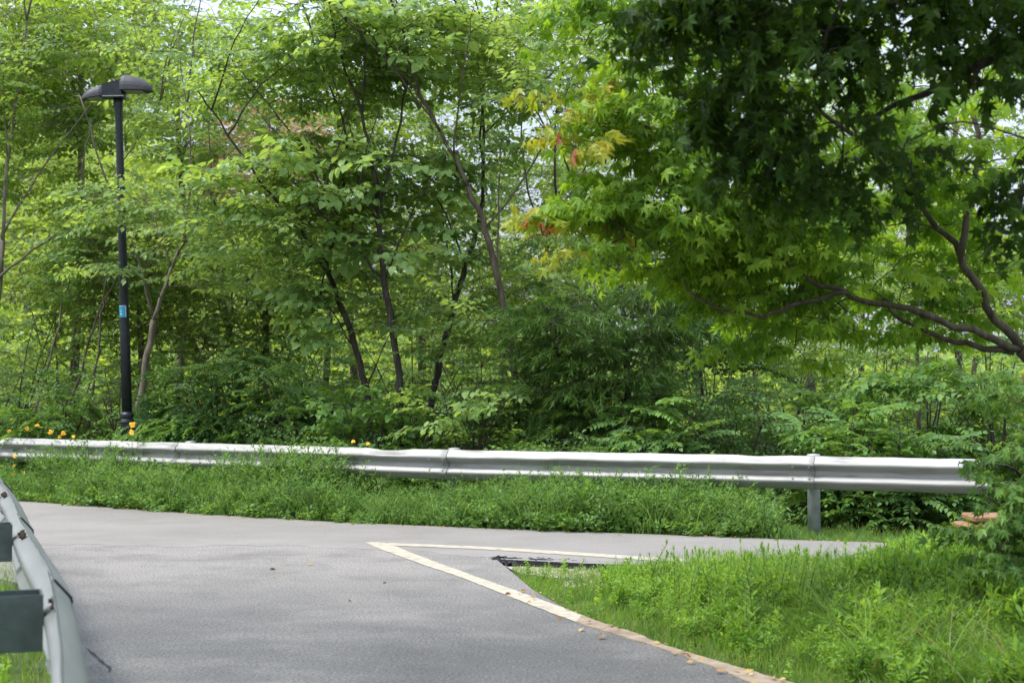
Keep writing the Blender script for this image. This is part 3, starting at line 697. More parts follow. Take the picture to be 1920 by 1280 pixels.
# ================================================================== STONE BASKET (right, half hidden by the sapling)
c0 = P(1852, 985, 12.2); c0[2] = 0
t = thing('wire_basket', c0, 'dark wire mesh basket topped with orange stone slabs beside the right sapling', 'gabion')
Wd, Dp, Hh = .42, .4, .33; a = Acc()
for i in range(15):
    x = -Wd/2+Wd*i/14
    for y in (-Dp/2, Dp/2): tube(a, [c0+(x, y, 0), c0+(x+.006, y, Hh)], .0035, 4)
for i in range(12):
    y = -Dp/2+Dp*i/11
    for x in (-Wd/2, Wd/2): tube(a, [c0+(x, y, 0), c0+(x, y, Hh)], .0035, 4)
for z in np.linspace(.02, Hh, 7):
    tube(a, [c0+(-Wd/2, -Dp/2, z), c0+(Wd/2, -Dp/2, z), c0+(Wd/2, Dp/2, z), c0+(-Wd/2, Dp/2, z), c0+(-Wd/2, -Dp/2, z)], .0035, 4)
finish(a, 'mesh', M['wire'], t)
a = Acc(); k = 22; V = []
for i in range(12):
    z = .03+.27*i/11
    for j in range(k):
        q = 2*math.pi*j/k; c_, s_ = math.cos(q), math.sin(q); m_ = max(abs(c_), abs(s_)); r = (.165+.02*math.sin(q*5+i*2)+rng.normal(0, .008))
        V.append(c0+np.array((c_/m_*r, s_/m_*r, z)))
a.add(V, [(i*k+j, i*k+(j+1) % k, (i+1)*k+(j+1) % k, (i+1)*k+j) for i in range(11) for j in range(k)]+[tuple(11*k+j for j in range(k))])
finish(a, 'stone_fill', M['gravel'], t)
for (dx, dz, w, hgt, yaw) in ((-.02, .365, .44, .06, .03), (.03, .44, .40, .055, -.05)):
    a = Acc(); box(a, c0+(dx, 0, dz), (w, .42, hgt), Matrix.Rotation(yaw, 3, 'Z'), bev=.5); finish(a, 'stone_slab', M['sand'], t)

# ================================================================== TREES
def up(d, *pts, dd=0): return rooted(PL(d, *pts, dd=dd))
tree('broadleaf_tree', 'pale grey forked trunk rising just right of the black lamp post', [
  (up(20.9, (258, 790), (272, 690), (288, 600)), .085, .062), (PL(20.9, (288, 600), (266, 510), (235, 420), (185, 300), (150, 180), dd=-.5), .045, .012),
  (PL(20.9, (288, 600), (318, 520), (345, 455), (420, 400), (500, 330), dd=.4), .05, .014), (PL(20.9, (345, 455), (360, 330), (350, 200), (330, 60)), .035, .01)],
  [ell(210, 420, 20.6, .9, .8, .7, 46), ell(120, 140, 20.4, 1.3, 1, 1.2, 72), ell(330, 60, 20.6, 1.3, 1, .8, 34), ell(400, 460, 20.8, 1.0, .8, .7, 40), ell(330, 240, 21, .9, .6, .7, 28), (P(232, 395, 20.0), np.array((.42, .25, .36)), 14), (P(190, 500, 20.1), np.array((.3, .2, .2)), 5)], SP['front'], M['l_front'], M['bark_grey'], group=TG)
tree('broadleaf_tree', 'leaning tree at the far left edge with crossing bare limbs', [
  (up(21.5, (-30, 800), (-10, 620), (5, 450)), .09, .06), (PL(21.5, (5, 450), (15, 300), (40, 120), (60, -40)), .05, .015),
  (PL(21.5, (-20, 530), (60, 470), (150, 400), (240, 290), (300, 190), dd=-.5), .035, .01), (PL(21.5, (5, 440), (70, 330), (150, 220), (210, 150)), .03, .01)],
  [ell(40, 250, 21.3, 1.3, .9, 1.4, 70), ell(60, 10, 21.3, 1.3, .8, .9, 55), ell(110, 560, 21.8, 1.0, .6, 1.0, 40)], SP['front'], M['l_bright'], M['bark_grey'], group=TG)
tree('broadleaf_tree', 'dark trunk leaning left with a wide fork, left of the straightest dark trunk', [
  (up(19.8, (690, 760), (668, 655), (627, 535), (600, 470)), .075, .045), (PL(19.8, (627, 535), (560, 425), (490, 345), (410, 225), (370, 170), dd=-.6), .04, .012),
  (PL(19.8, (612, 500), (635, 400), (650, 260), (600, 110), (560, -20)), .035, .012), (PL(19.8, (668, 655), (600, 560), (540, 535), (480, 500), dd=-.5), .018, .007)],
  [ell(490, 140, 19.8, 1.0, .9, .6, 40), ell(600, 80, 19.7, 1.2, .9, .9, 60), ell(520, 440, 19.5, 1.0, .8, .8, 50), ell(620, 330, 19.9, .8, .7, .7, 34)], SP['front'], M['l_front'], M['bark_dark'], group=TG)
tree('broadleaf_tree', 'straightest near-black trunk standing left of centre', [
  (up(19.2, (752, 760), (740, 650), (719, 525), (712, 425), (700, 320)), .08, .045), (PL(19.2, (700, 320), (680, 215), (640, 110), (610, -30)), .04, .012),
  (PL(19.2, (716, 520), (656, 455), (600, 400), (520, 300), dd=-.4), .028, .008), (PL(19.2, (708, 400), (745, 260), (765, 120), (760, -30), dd=.3), .03, .01)],
  [ell(700, 70, 19.1, 1.0, .8, .8, 48), ell(560, 330, 18.9, .9, .7, .7, 38), ell(720, 380, 18.9, .8, .6, .8, 36), ell(640, 560, 18.9, .7, .5, .5, 20)], SP['big'], M['l_front'], M['bark_dark'], group=TG)
tree('broadleaf_tree', 'dark trunk leaning right and splitting into upright limbs near the centre', [
  (up(20.2, (808, 770), (835, 640), (860, 540), (888, 455), (905, 380)), .075, .045), (PL(20.2, (905, 380), (905, 250), (893, 120), (865, -20)), .04, .012),
  (PL(20.2, (905, 330), (903, 200), (925, 70), (935, -30)), .03, .01)],
  [ell(880, 60, 20.2, 1.0, .8, .8, 38), ell(850, 330, 20.2, .8, .7, .7, 20), ell(820, 560, 20.3, .9, .6, .6, 34)], SP['small'], M['l_front'], M['bark_dark'], group=TG)
tree('broadleaf_tree', 'brown trunk curving up to the left from the centre thicket', [
  (up(18.8, (968, 740), (957, 640), (936, 540), (908, 430), (878, 350)), .07, .05), (PL(18.8, (878, 350), (840, 272), (795, 190), (768, 110), (730, -20)), .045, .016),
  (PL(18.8, (800, 200), (740, 120), (650, 40), (600, -10), dd=-.3), .02, .008), (PL(18.8, (908, 430), (985, 330), (1040, 220), (1090, 110), dd=.4), .025, .008)],
  [ell(770, 50, 18.7, 1.1, .8, .7, 42), ell(960, 220, 18.9, .9, .7, .6, 22), ell(1030, 90, 18.8, 1.0, .7, .8, 44), ell(980, 480, 18.6, .8, .6, .6, 26), ell(900, 600, 18.4, .8, .5, .5, 26)], SP['front'], M['l_front'], M['bark_brown'], group=TG)
tree('broadleaf_tree', 'thin upright trunk in front of the bright sky gaps right of centre', [
  (up(21, (1005, 760), (1012, 600), (1018, 500), (1045, 380)), .055, .035), (PL(21, (1045, 380), (1040, 250), (1055, 110), (1070, -30)), .03, .01),
  (PL(21, (1025, 460), (985, 330), (975, 180), (980, 40)), .025, .008), (PL(21, (1040, 400), (1090, 330), (1150, 200), (1190, 90)), .022, .008)],
  [ell(1010, 60, 21, 1.1, .7, .8, 42), ell(1130, 130, 21, .8, .7, .9, 34), ell(1080, 470, 21, .8, .6, .5, 30), ell(990, 300, 21, .6, .5, .5, 12)], SP['small'], M['l_front'], M['bark_brown'], group=TG)
tree('pine_sapling', 'dark soft-needled pine with drooping tufts right of centre', [
  (up(18.6, (1178, 800), (1172, 660), (1166, 540), (1158, 430)), .06, .025), (PL(18.6, (1172, 640), (1110, 560), (1060, 530), dd=-.4), .02, .007), (PL(18.6, (1170, 600), (1230, 540), (1290, 530), dd=-.3), .018, .007)],
  [ell(1060, 620, 18.3, .6, .6, .6, 60), ell(1100, 760, 18.3, .9, .6, .4, 50), ell(1230, 580, 18.3, .6, .5, .5, 40), ell(1180, 700, 18.4, .6, .5, .6, 30)], SP['pine'], M['l_needle'], M['bark_dark'], S=(.45, .75), pitch=(-.3, .5))
tree('broadleaf_tree', 'brown sapling trunk standing behind the limbs of the right maple', [
  (up(19.5, (1722, 800), (1720, 680), (1718, 590), (1700, 470)), .05, .03), (PL(19.5, (1700, 470), (1690, 330), (1640, 200)), .028, .01), (PL(19.5, (1718, 560), (1780, 450), (1850, 380)), .02, .008)],
  [ell(1650, 430, 19.5, 1.2, .8, .8, 44), ell(1800, 520, 19.5, 1.2, .8, .6, 50), ell(1600, 640, 19.4, .8, .5, .4, 24)], SP['small'], M['l_bright'], M['bark_brown'], group=TG)
tree('broadleaf_tree', 'small dark-stemmed tree under the yellow-tipped maple spray', [
  (up(20.5, (1318, 800), (1312, 680), (1308, 560), (1300, 450)), .045, .02), (PL(20.5, (1308, 560), (1380, 470), (1430, 400)), .018, .007)],
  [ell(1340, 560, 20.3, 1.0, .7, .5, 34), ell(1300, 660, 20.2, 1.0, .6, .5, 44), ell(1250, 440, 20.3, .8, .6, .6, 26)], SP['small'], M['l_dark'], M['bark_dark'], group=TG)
for k, (pts, lab) in enumerate([
   ([(112, 820), (150, 700), (184, 590), (215, 530), (240, 480)], 'thin bare brown sapling leaning right, nearest left of the lamp post'),
   ([(165, 830), (175, 720), (186, 640), (190, 590), (200, 520)], 'short upright brown sapling stem left of the lamp post'),
   ([(55, 830), (85, 700), (110, 610), (125, 540), (160, 480)], 'thin pale sapling leaning right near the left edge')]):
    tree('sapling', lab, [(up(19.9+.2*k, *pts), .028, .010)], [ell(pts[-1][0]+10, pts[-1][1]+20, 19.9, .6, .5, .4, 12)], SP['small'], M['l_shrub'], M['bark_brown'] if k < 2 else M['bark_grey'], group='thin saplings by the lamp post')

# second row, sunlit, deeper in the wood
rows = [(-60, 26, 90, 60, 'mid-height sunlit tree behind the far left edge'), (150, 27, 60, 70, 'sunlit tree filling the view behind the lamp head'),
        (330, 29, 150, 52, 'bright tree below the open sky patch, right of the lamp head'), (250, 25, 470, 40, 'low bright tree behind the middle of the lamp post'),
        (610, 28, 330, 44, 'bright tree behind the leaning forked dark trunk'), (650, 30, 180, 56, 'tall bright tree behind the straightest dark trunk'),
        (420, 25.5, 560, 40, 'low bright tree left of the forked dark trunk'), (790, 27, 500, 40, 'low bright tree seen between the two dark central trunks'), (820, 31, 110, 22, 'thin-crowned tree behind the brown curving trunk'),
        (1000, 29, 560, 36, 'low green tree behind the centre thicket'), (1230, 28, 470, 38, 'green tree behind the yellow-tipped maple spray'),
        (1440, 27, 510, 42, 'low bright tree behind the middle of the right guardrail'), (1620, 30, 420, 36, 'bright tree seen through the right maple limbs'), (1840, 28, 520, 44, 'bright tree behind the right edge'),
        (920, 31, 300, 26, 'thin-leaved distant tree filling the sky gap behind the right-leaning dark trunk'), (1090, 32, 360, 30, 'distant tree filling the sky gap left of the yellow-tipped maple spray'),
        (1300, 31, 230, 34, 'distant tall tree behind the upper left of the bright maple'), (1530, 32, 180, 34, 'distant tall tree behind the dark hanging maple'), (1790, 31, 200, 40, 'distant tall tree showing through the upper right leaves')]
for k, (px, d, cy, n, lab) in enumerate(rows):
    lean = rng.uniform(-30, 30); top = P(px, cy, d); zc = top[2]
    b = P(px-lean, 760, d); b[2] = hz(b[0], b[1])-.1; m1 = (b+top)/2+np.array((rng.normal(0, .15), 0, 0)); rad = .05+.006*zc
    limbs = [([b, m1, top], rad, rad*.5)]
    for s_ in range(4):
        q = m1+(top-m1)*rng.uniform(.2, .9); e = q+np.array((rng.uniform(-1.3, 1.3), rng.uniform(-.5, .5), rng.uniform(.5, 1.5))); limbs.append(([q, (q+e)/2+np.array((0, 0, .1)), e], rad*.45, .01))
    rz = 1.7 if cy < 400 else 1.15; 
    cw = [(top, np.array((1.7, 1.2, rz)), int(n*3.2)), (top+np.array((rng.uniform(-1.2, 1.2), 0, -1.0 if cy < 400 else -.6)), np.array((1.4, 1.0, 1.0)), int(n*1.8))]
    tree('broadleaf_tree', lab, limbs, cw, SP['back'], M['l_back'] if k % 3 != 2 else M['l_bright'], M['bark_grey'], S=(.7, 1.05), group='sunlit trees deeper in the wood')
b = P(500, 760, 25); tp = P(500, 290, 25); b[2] = hz(b[0], b[1])-.1
tree('broadleaf_tree', 'reddish-brown leaved tree showing through the leaves right of the lamp head', [([b, (b+tp)/2, tp], .07, .03), ([(b+tp)/2, tp+(1.2, 0, -.5)], .05, .02), ([(b+tp)/2, tp+(-1.2, 0, -.2)], .05, .02)],
     [(tp, np.array((.8, .6, .8)), 60)], SP['back'], M['l_red'], M['bark_brown'], S=(.7, 1.0))

# ------------------------------------------------------------------ the two near maples and the dark sapling (right)
pts_j = P(1915, 655, 9.6)
off = P(2010, 760, 9.6); og = off.copy(); og[2] = -.1; og[0] += .1
def yt(pos):
    px = 960+pos[:, 0]/pos[:, 1]*F; return (px < 1125+rng.normal(0, 18, len(pos))) & (pos[:, 2] < 3.45)
tree('maple_tree', 'bright green maple reaching in from the right with yellow and red leaf tips', [
  ([og, (og+off)/2, off, pts_j], .09, .055),
  (PL(9.6, (1915, 655), (1850, 575), (1800, 480), (1740, 400), (1640, 290), (1560, 200), dd=-.3), .033, .009),
  (PL(9.6, (1915, 655), (1820, 622), (1700, 585), (1570, 545), (1480, 500), (1400, 430), dd=-.5), .030, .008),
  (PL(9.6, (1900, 660), (1790, 640), (1690, 600), (1660, 560)), .024, .009),
  (PL(9.3, (1590, 548), (1500, 572), (1430, 588), (1350, 575), (1290, 545), dd=-.3), .018, .006),
  (PL(9.3, (1480, 500), (1400, 440), (1330, 330), (1260, 260), (1180, 230), (1080, 235), dd=-.2), .02, .006),
  (PL(9.3, (1400, 430), (1300, 400), (1200, 430), (1110, 470), dd=-.3), .014, .005),
  (PL(9.4, (1800, 480), (1820, 380), (1830, 250), (1790, 130), (1780, 20)), .025, .008),
  (PL(9.4, (1640, 290), (1500, 180), (1350, 120), (1220, 80)), .018, .006)],
  [ell(1140, 250, 9.1, .32, .4, .22, 24), ell(1260, 170, 9.1, .55, .4, .42, 51), ell(1115, 450, 9.0, .16, .25, .20, 10), ell(1200, 410, 9.0, .36, .35, .26, 33), ell(1330, 330, 9.1, .5, .4, .4, 51), ell(1330, 490, 9.4, .5, .4, .32, 45),
   ell(1470, 420, 9.2, .5, .4, .4, 42), ell(1500, 600, 9.6, .55, .4, .3, 42), ell(1650, 470, 9.9, .5, .4, .4, 36), ell(1600, 300, 9.4, .6, .4, .5, 39), ell(1780, 240, 9.4, .5, .4, .6, 39), ell(1880, 420, 9.9, .4, .4, .5, 30), ell(1400, 30, 9.2, .8, .4, .3, 39), ell(1740, 590, 9.9, .4, .4, .25, 18), ell(1180, 40, 9.2, .4, .3, .3, 21)],
  SP['maple'], M['l_maple'], M['bark_brown'], S=(.32, .48), twig=.006, tips=yt)
# dense dark crown overhead, rooted out of frame to the right
tb = np.array((4.3, 6.2, -.1)); tt = np.array((4.0, 6.3, 3.3))
lim = [([tb, (tb+tt)/2, tt], .17, .11), ([tt, (2.9, 6.3, 4.0), (1.9, 6.2, 4.2), (.9, 6.3, 4.0)], .07, .015), ([tt, (3.2, 6.6, 3.4), (2.3, 6.7, 3.1), (1.7, 6.8, 2.8)], .05, .012),
       ([tt, (3.2, 5.8, 4.4), (2.2, 5.6, 4.7)], .06, .02), ([(2.9, 6.3, 4.0), (2.4, 6.4, 3.4), (2.1, 6.5, 2.9)], .02, .008), ([(1.9, 6.2, 4.2), (1.55, 6.3, 3.5), (1.4, 6.4, 3.0)], .018, .006), ([(2.9, 6.3, 4), (3.0, 6.4, 5.2)], .05, .02)]
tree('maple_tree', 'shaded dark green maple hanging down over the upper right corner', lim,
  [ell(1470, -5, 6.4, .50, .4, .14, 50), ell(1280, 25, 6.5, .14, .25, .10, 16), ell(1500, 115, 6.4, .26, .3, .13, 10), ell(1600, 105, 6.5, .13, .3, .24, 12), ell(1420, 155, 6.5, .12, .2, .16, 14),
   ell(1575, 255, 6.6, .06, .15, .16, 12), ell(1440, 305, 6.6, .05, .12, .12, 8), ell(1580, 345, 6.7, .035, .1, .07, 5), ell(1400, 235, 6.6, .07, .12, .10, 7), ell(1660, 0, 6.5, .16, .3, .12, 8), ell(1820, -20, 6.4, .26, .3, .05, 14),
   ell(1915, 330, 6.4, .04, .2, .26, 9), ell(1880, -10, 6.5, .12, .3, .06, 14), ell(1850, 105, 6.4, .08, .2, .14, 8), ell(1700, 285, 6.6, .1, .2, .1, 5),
   (np.array((1.9, 6.0, 4.5)), np.array((1.5, 1.2, .5)), 230), (np.array((2.6, 6.4, 5.2)), np.array((1.6, 1.4, .6)), 130), (np.array((1.3, 6.4, 3.95)), np.array((.7, .7, .3)), 80), (np.array((1.2, 6.1, 4.9)), np.array((1.1, 1.1, .4)), 80)],  # unseen crown clumps above the frame, added to block sky and sun
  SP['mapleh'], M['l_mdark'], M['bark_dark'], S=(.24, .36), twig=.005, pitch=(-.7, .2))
sb = P(1985, 1120, 8.6); sb[2] = -.06
tree('maple_sapling', 'bushy dark maple sapling filling the lower right edge over the grass', [
  ([sb, P(1980, 980, 8.6), P(1965, 850, 8.6), P(1950, 720, 8.6)], .03, .012), ([P(1928, 1020, 8.6), P(1890, 960, 8.4), P(1850, 930, 8.3)], .012, .005), ([P(1920, 900, 8.6), P(1880, 870, 8.4), P(1840, 880, 8.3)], .01, .004), ([sb, P(1890, 1050, 8.4), P(1860, 1010, 8.3)], .012, .005)],
  [ell(1915, 1020, 8.4, .19, .3, .22, 40), ell(1945, 870, 8.5, .14, .3, .26, 26), ell(1912, 905, 8.4, .09, .2, .07, 9), ell(1940, 740, 8.6, .13, .3, .16, 14), ell(1950, 960, 8.6, .2, .4, .5, 40)],
  SP['maple'], M['l_shrub'], M['bark_brown'], S=(.22, .36), twig=.004)

# ------------------------------------------------------------------ shrub layer between rail and trunks
SG = 'shrubs growing behind the far guardrail'
def shrub(px, py, d, w, h, n, tp, lm, lab, name='shrub', S=(.35, .6), pitch=(-.2, .7)):
    d = max(d, float(rail_y(P(px, py, d)[0]))+h+.75); n = int(n*1.35)
    top = P(px, py, d); gz = hz(top[0], d); b = np.array((top[0], d, gz-.05)); hh = top[2]-gz
    limbs = []
    for i in range(6):
        e = b+np.array((rng.uniform(-.7, .7)*w, rng.uniform(-.5, .5)*h, hh*rng.uniform(.65, 1))); limbs.append(([b+r_unit(.05)*(1, 1, 0), (b+e)/2+np.array((0, 0, .12*hh)), e], .018, .006))
    cr_ = [(b+np.array((0, 0, hh*.52)), np.array((w, h, hh*.5)), n), (b+np.array((0, -.2, hh*.25)), np.array((w*1.05, h*.9, hh*.28)), n//2)]
    return tree(name, lab, limbs, cr_, tp, lm, M['bark_dark'], S=S, cat='shrub', group=SG, pitch=pitch)
ro = np.argsort(fr[:, 0]); rail_y = lambda x: np.interp(x, fr[ro, 0], fr[ro, 1])
shr = [
 (-40, 690, 21.8, 1.2, .6, 70, 'small', 'l_shrub', 'bushy shrub at the far left behind the orange flowers'),
 (120, 740, 21.6, 1.1, .6, 56, 'fern', 'l_shrub', 'feathery shrub left of the lamp post base'),
 (330, 765, 19.9, .8, .4, 44, 'fern', 'l_weed', 'pale ferny shrub just right of the lamp post base'),
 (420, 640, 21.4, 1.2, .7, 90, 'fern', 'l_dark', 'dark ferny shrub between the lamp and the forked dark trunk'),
 (560, 680, 20.6, 1.0, .6, 76, 'pin', 'l_shrub', 'shrub with drooping narrow leaflets left of the forked dark trunk'),
 (700, 722, 18.9, .75, .45, 60, 'big', 'l_shrub', 'large round-leaved shrub under the two dark trunks'),
 (560, 780, 19.2, .8, .4, 46, 'small', 'l_dark', 'low dark shrub with brown sprigs left of the round-leaved one'),
 (800, 690, 20.9, .9, .6, 60, 'small', 'l_dark', 'dark shrub at the foot of the right-leaning dark trunk'),
 (880, 680, 18.3, .65, .45, 50, 'big', 'l_front', 'tall shrub with large hanging leaves at the centre'),
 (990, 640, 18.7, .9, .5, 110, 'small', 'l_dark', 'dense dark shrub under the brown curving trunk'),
 (1080, 800, 17.3, .75, .35, 60, 'small', 'l_shrub', 'low leafy shrub against the rail under the pine'),
 (1230, 745, 17.6, .7, .4, 56, 'pin', 'l_weed', 'bright compound-leaved shrub right of the pine'),
 (1240, 640, 20.0, 1.0, .6, 90, 'small', 'l_dark', 'dark thicket shrub behind the bright compound-leaved one'),
 (1390, 720, 17.9, .9, .5, 90, 'small', 'l_dark', 'small-leaved dark shrub behind the middle of the right rail'),
 (1500, 690, 19.5, 1.1, .6, 84, 'big', 'l_shrub', 'round-leaved shrub above the rail post with the vine tip'),
 (1590, 750, 17.0, .75, .4, 56, 'pin', 'l_shrub', 'drooping compound-leaved shrub right of the visible rail post'),
 (1740, 650, 18.3, 1.1, .6, 110, 'big', 'l_shrub', 'bright vine-covered shrub below the right maple limbs'),
 (1880, 640, 17.4, .9, .6, 90, 'big', 'l_shrub', 'vine-covered shrub at the right edge behind the rail'),
 (1700, 790, 16.6, .7, .35, 50, 'pin', 'l_dark', 'low dark drooping shrub near the right end of the rail'),
 (230, 660, 22.4, 1.4, .7, 84, 'small', 'l_shrub', 'tall shrub behind the pale forked trunk'),
 (20, 560, 23.5, 1.5, .8, 90, 'small', 'l_dark', 'tall dark shrub behind the leaning tree at the left edge'),
 (640, 600, 23.2, 1.5, .8, 96, 'small', 'l_shrub', 'tall shrub behind the two dark trunks'),
 (900, 590, 23, 1.4, .8, 84, 'small', 'l_shrub', 'tall shrub behind the centre thicket'),
 (1130, 560, 22.5, 1.3, .8, 84, 'small', 'l_dark', 'tall dark shrub behind the pine'),
 (1480, 590, 22.5, 1.5, .8, 84, 'small', 'l_shrub', 'tall shrub behind the right stretch of rail'),
 (1640, 640, 21.2, 1.2, .6, 60, 'small', 'l_dark', 'dark shrub around the brown sapling trunk'),
 (330, 560, 24.4, 1.7, .9, 120, 'small', 'l_front', 'broad mid-green thicket shrub deep behind the pale forked trunk'),
 (520, 520, 25.2, 1.6, .9, 120, 'front', 'l_shrub', 'broad thicket shrub deep behind the forked dark trunk'),
 (780, 500, 25.0, 1.6, .9, 120, 'front', 'l_front', 'broad thicket shrub deep between the two dark central trunks'),
 (990, 470, 25.5, 1.5, .9, 110, 'small', 'l_front', 'tall thicket shrub deep under the largest sky gap'),
 (1330, 480, 25.0, 1.6, .9, 110, 'front', 'l_shrub', 'tall thicket shrub deep behind the yellow-tipped maple spray'),
 (1620, 520, 25.0, 1.6, .9, 120, 'front', 'l_front', 'tall thicket shrub deep behind the right maple limbs'),
 (1850, 520, 24.0, 1.5, .9, 110, 'front', 'l_shrub', 'tall thicket shrub deep behind the right edge'),
 (120, 480, 25.5, 1.7, .9, 120, 'front', 'l_front', 'tall thicket shrub deep left of the lamp post')]
for px, py, d, w, h, n, tp, lm, lab in shr: shrub(px, py, d, w, h, n, SP[tp], M[lm], lab, S=(.35, .6) if tp != 'fern' else (.5, .8))

# far wood on the rise behind: reads as one mass
a = Acc(); b_ = Acc(); N = 12000
x = rng.uniform(-46, 46, N); y = rng.uniform(36, 100, N); keep = np.abs(x) < y*.42+3; x, y = x[keep], y[keep]
hgt = 2.5+1.5*np.sin(x*.9)+1.2*np.sin(y*.7+x*.3); z = hz(x, y)+rng.uniform(0, 1, len(x))*np.clip(hgt, .8, 5)*np.where(x < -4, 1, .62)
place(a, None, SP['back'], np.c_[x, y, z], rng.uniform(0, 6.28, len(x)), rng.uniform(-.2, .8, len(x)), rng.normal(0, .3, len(x)), rng.uniform(1.6, 2.6, len(x)))
tag(a.build('hill_forest', M['l_back']), 'distant bright green woodland covering the rise behind the trees', 'woodland', kind='stuff')

# ================================================================== WEEDS, GRASS, FLOWERS
WD = {'leafy': [bushy(LANC2, 4, 17, .25, .45) for _ in range(6)], 'bush': [bushy(LANCE, 5, 20, .15) for _ in range(6)], 'bushb': [bushy(OV, 5, 14, .12) for _ in range(5)], 'fine': [bushy(LANCE, 6, 26, .10, .4) for _ in range(5)], 'low': [bushy(OV, 6, 8, .26, .7, .8, -.2) for _ in range(4)],
      'lance': [weed(LANCE, 30, .22) for _ in range(6)], 'broad': [weed(OV, 22, .26, top=False, up=.1, flat=.5) for _ in range(5)],
      'tuft': [weed(LANCE, 40, .17) for _ in range(6)], 'feather': [weed(NEED, 60, .5, up=.9) for _ in range(5)]}
def scatter(acc, wac, tpls, T, S, tilt=.18): 
    n = len(T); place(acc, wac, tpls, T, rng.uniform(0, 6.28, n), rng.normal(0, tilt, n), rng.normal(0, tilt, n), S)
fe = np.array([[*p] for p in far_edge]); 
def edge_y(x): o = np.argsort(fe[:, 0]); return np.interp(x, fe[o, 0], fe[o, 1])
ro = np.argsort(fr[:, 0]); rail_y = lambda x: np.interp(x, fr[ro, 0], fr[ro, 1])
def bank(n, y0, y1, xr=(-10, 7)):
    x = rng.uniform(*xr, n); e = edge_y(x); r = rail_y(x)+.45; return x, e+(r-e)*rng.uniform(y0, y1, n)
a = Acc(); w = Acc()
hmod = lambda x: 1.16+.3*np.sin(x*1.7+.6)*np.sin(x*.61+2)
lim_r = lambda x: np.clip(1.15-np.maximum(0, x-2.55)*2.2, .2, 1)        # only short growth right of the visible post
for tp, n, y0, y1, s0, s1 in (('bush', 380, .12, .9, .34, .58), ('fine', 420, .1, .9, .35, .6), ('leafy', 200, .2, .9, .3, .5), ('bushb', 240, .05, .9, .26, .5), ('low', 260, -.02, .3, .16, .30), ('bush', 240, .75, 1.25, .5, .75)):
    x, y = bank(n, y0, y1); s = rng.uniform(s0, s1, n)*hmod(x)*lim_r(x)
    scatter(a, w, WD[tp], np.c_[x, y, np.full(n, -.06)], s)
for cx, n, s in ((-2.6, 46, 1.0), (-3.3, 20, .85), (-6.2, 30, .9), (-.8, 12, .6), (1.6, 34, .74), (.5, 16, .66)):      # taller clumps that climb over the rail
    x = rng.normal(cx, .35, n); scatter(a, w, WD['fine']+WD['bush'][:3], np.c_[x, rail_y(x)-.15+rng.uniform(-.25, .1, n), np.full(n, -.06)], rng.uniform(.8, 1.1, n)*s)
o = a.build('roadside_weeds', M['l_weed']); tag(o, 'feathery green weeds growing along the foot of the far guardrail', 'weeds', kind='stuff')
tag(w.build('weed_stems', M['stem']), 'green weed stems along the foot of the far guardrail', 'weeds', kind='stuff')

def blades(acc, T, H, W, lean, seg=3):
    n = len(T); az = rng.uniform(0, 6.28, n); dx, dy = np.cos(az), np.sin(az); fz = rng.uniform(0, 6.28, n); sx, sy = np.cos(fz), np.sin(fz)
    V = []
    for i in range(seg+1):
        t = i/seg; c = np.c_[T[:, 0]+dx*lean*H*t*t, T[:, 1]+dy*lean*H*t*t, T[:, 2]+H*(t-.25*lean*t*t)]
        wd = W*(1-t)**.7 if i < seg else W*.08
        V += [c-np.c_[sx*wd, sy*wd, 0*wd], c+np.c_[sx*wd, sy*wd, 0*wd]]
    V = np.stack(V, 1); k = 2*(seg+1); l = np.array([q for i in range(seg) for q in (2*i, 2*i+1, 2*i+3, 2*i+2)])
    acc.v.append(V.reshape(-1, 3).astype(np.float32)); acc.l.append((l[None]+(np.arange(n)*k)[:, None]+acc.n).ravel()); acc.t.append(np.full(n*seg, 4)); acc.m.append(np.zeros(n*seg, int)); acc.n += n*k
# right-hand verge: inside the kerb line
ko = np.array([[*p] for p in kerb_out]+[[2.05, 6.4], [3.2, 3.0]]); no = np.array([[*p] for p in near_edge[:6]])
def verge(n, m=0.03, xmax=4.6, ymin=6.0):
    out = []
    kx = lambda y: np.interp(-y, -ko[:, 1], ko[:, 0]); 
    oo = np.argsort(no[:, 0]); fy = lambda x: np.interp(x, no[oo, 0], no[oo, 1])
    while sum(map(len, out)) < n:
        y = rng.uniform(ymin, 13.2, n*2); x = rng.uniform(-.4, xmax, n*2); k = (x > kx(y)+m) & (y < fy(x)-.06) & (x < y*.37+.5)
        out.append(np.c_[x[k], y[k]])
    return np.concatenate(out)[:n]
kx = lambda y: np.interp(-y, -ko[:, 1], ko[:, 0])
a = Acc(); q = verge(52000, .0); dist = q[:, 0]-kx(q[:, 1]); hh = np.clip(.04+.17*np.clip(dist-.1, 0, 2), .04, .30)*rng.uniform(.5, 1.25, len(q))
hh = np.where(q[:, 1] > 10.8, np.maximum(hh, rng.uniform(.05, .13, len(q))), hh); hh *= np.where(q[:, 1] > 11.9, .8, 1)*np.where((q[:, 0] < .9) & (q[:, 1] > 10.4), .62, 1)
bare = (q[:, 1] > 12.0) & (q[:, 0] > .95) & (q[:, 0] < 1.9) & (rng.uniform(0, 1, len(q)) < .75); q, hh = q[~bare], hh[~bare]
blades(a, np.c_[q, np.full(len(q), -.065)], hh, rng.uniform(.0022, .0045, len(q)), rng.uniform(.1, .8, len(q)))
q = verge(5200, .6, ymin=6.0); q = q[(q[:, 0] > 1.9+.0*q[:, 1]) & (q[:, 1] < 10.6)]
blades(a, np.c_[q, np.full(len(q), -.065)], rng.uniform(.3, .62, len(q)), rng.uniform(.003, .006, len(q)), rng.uniform(.5, 1.3, len(q)), 5)
tag(a.build('grass', M['l_grass']), 'green grass covering the triangular verge at the lower right', 'grass', kind='stuff')
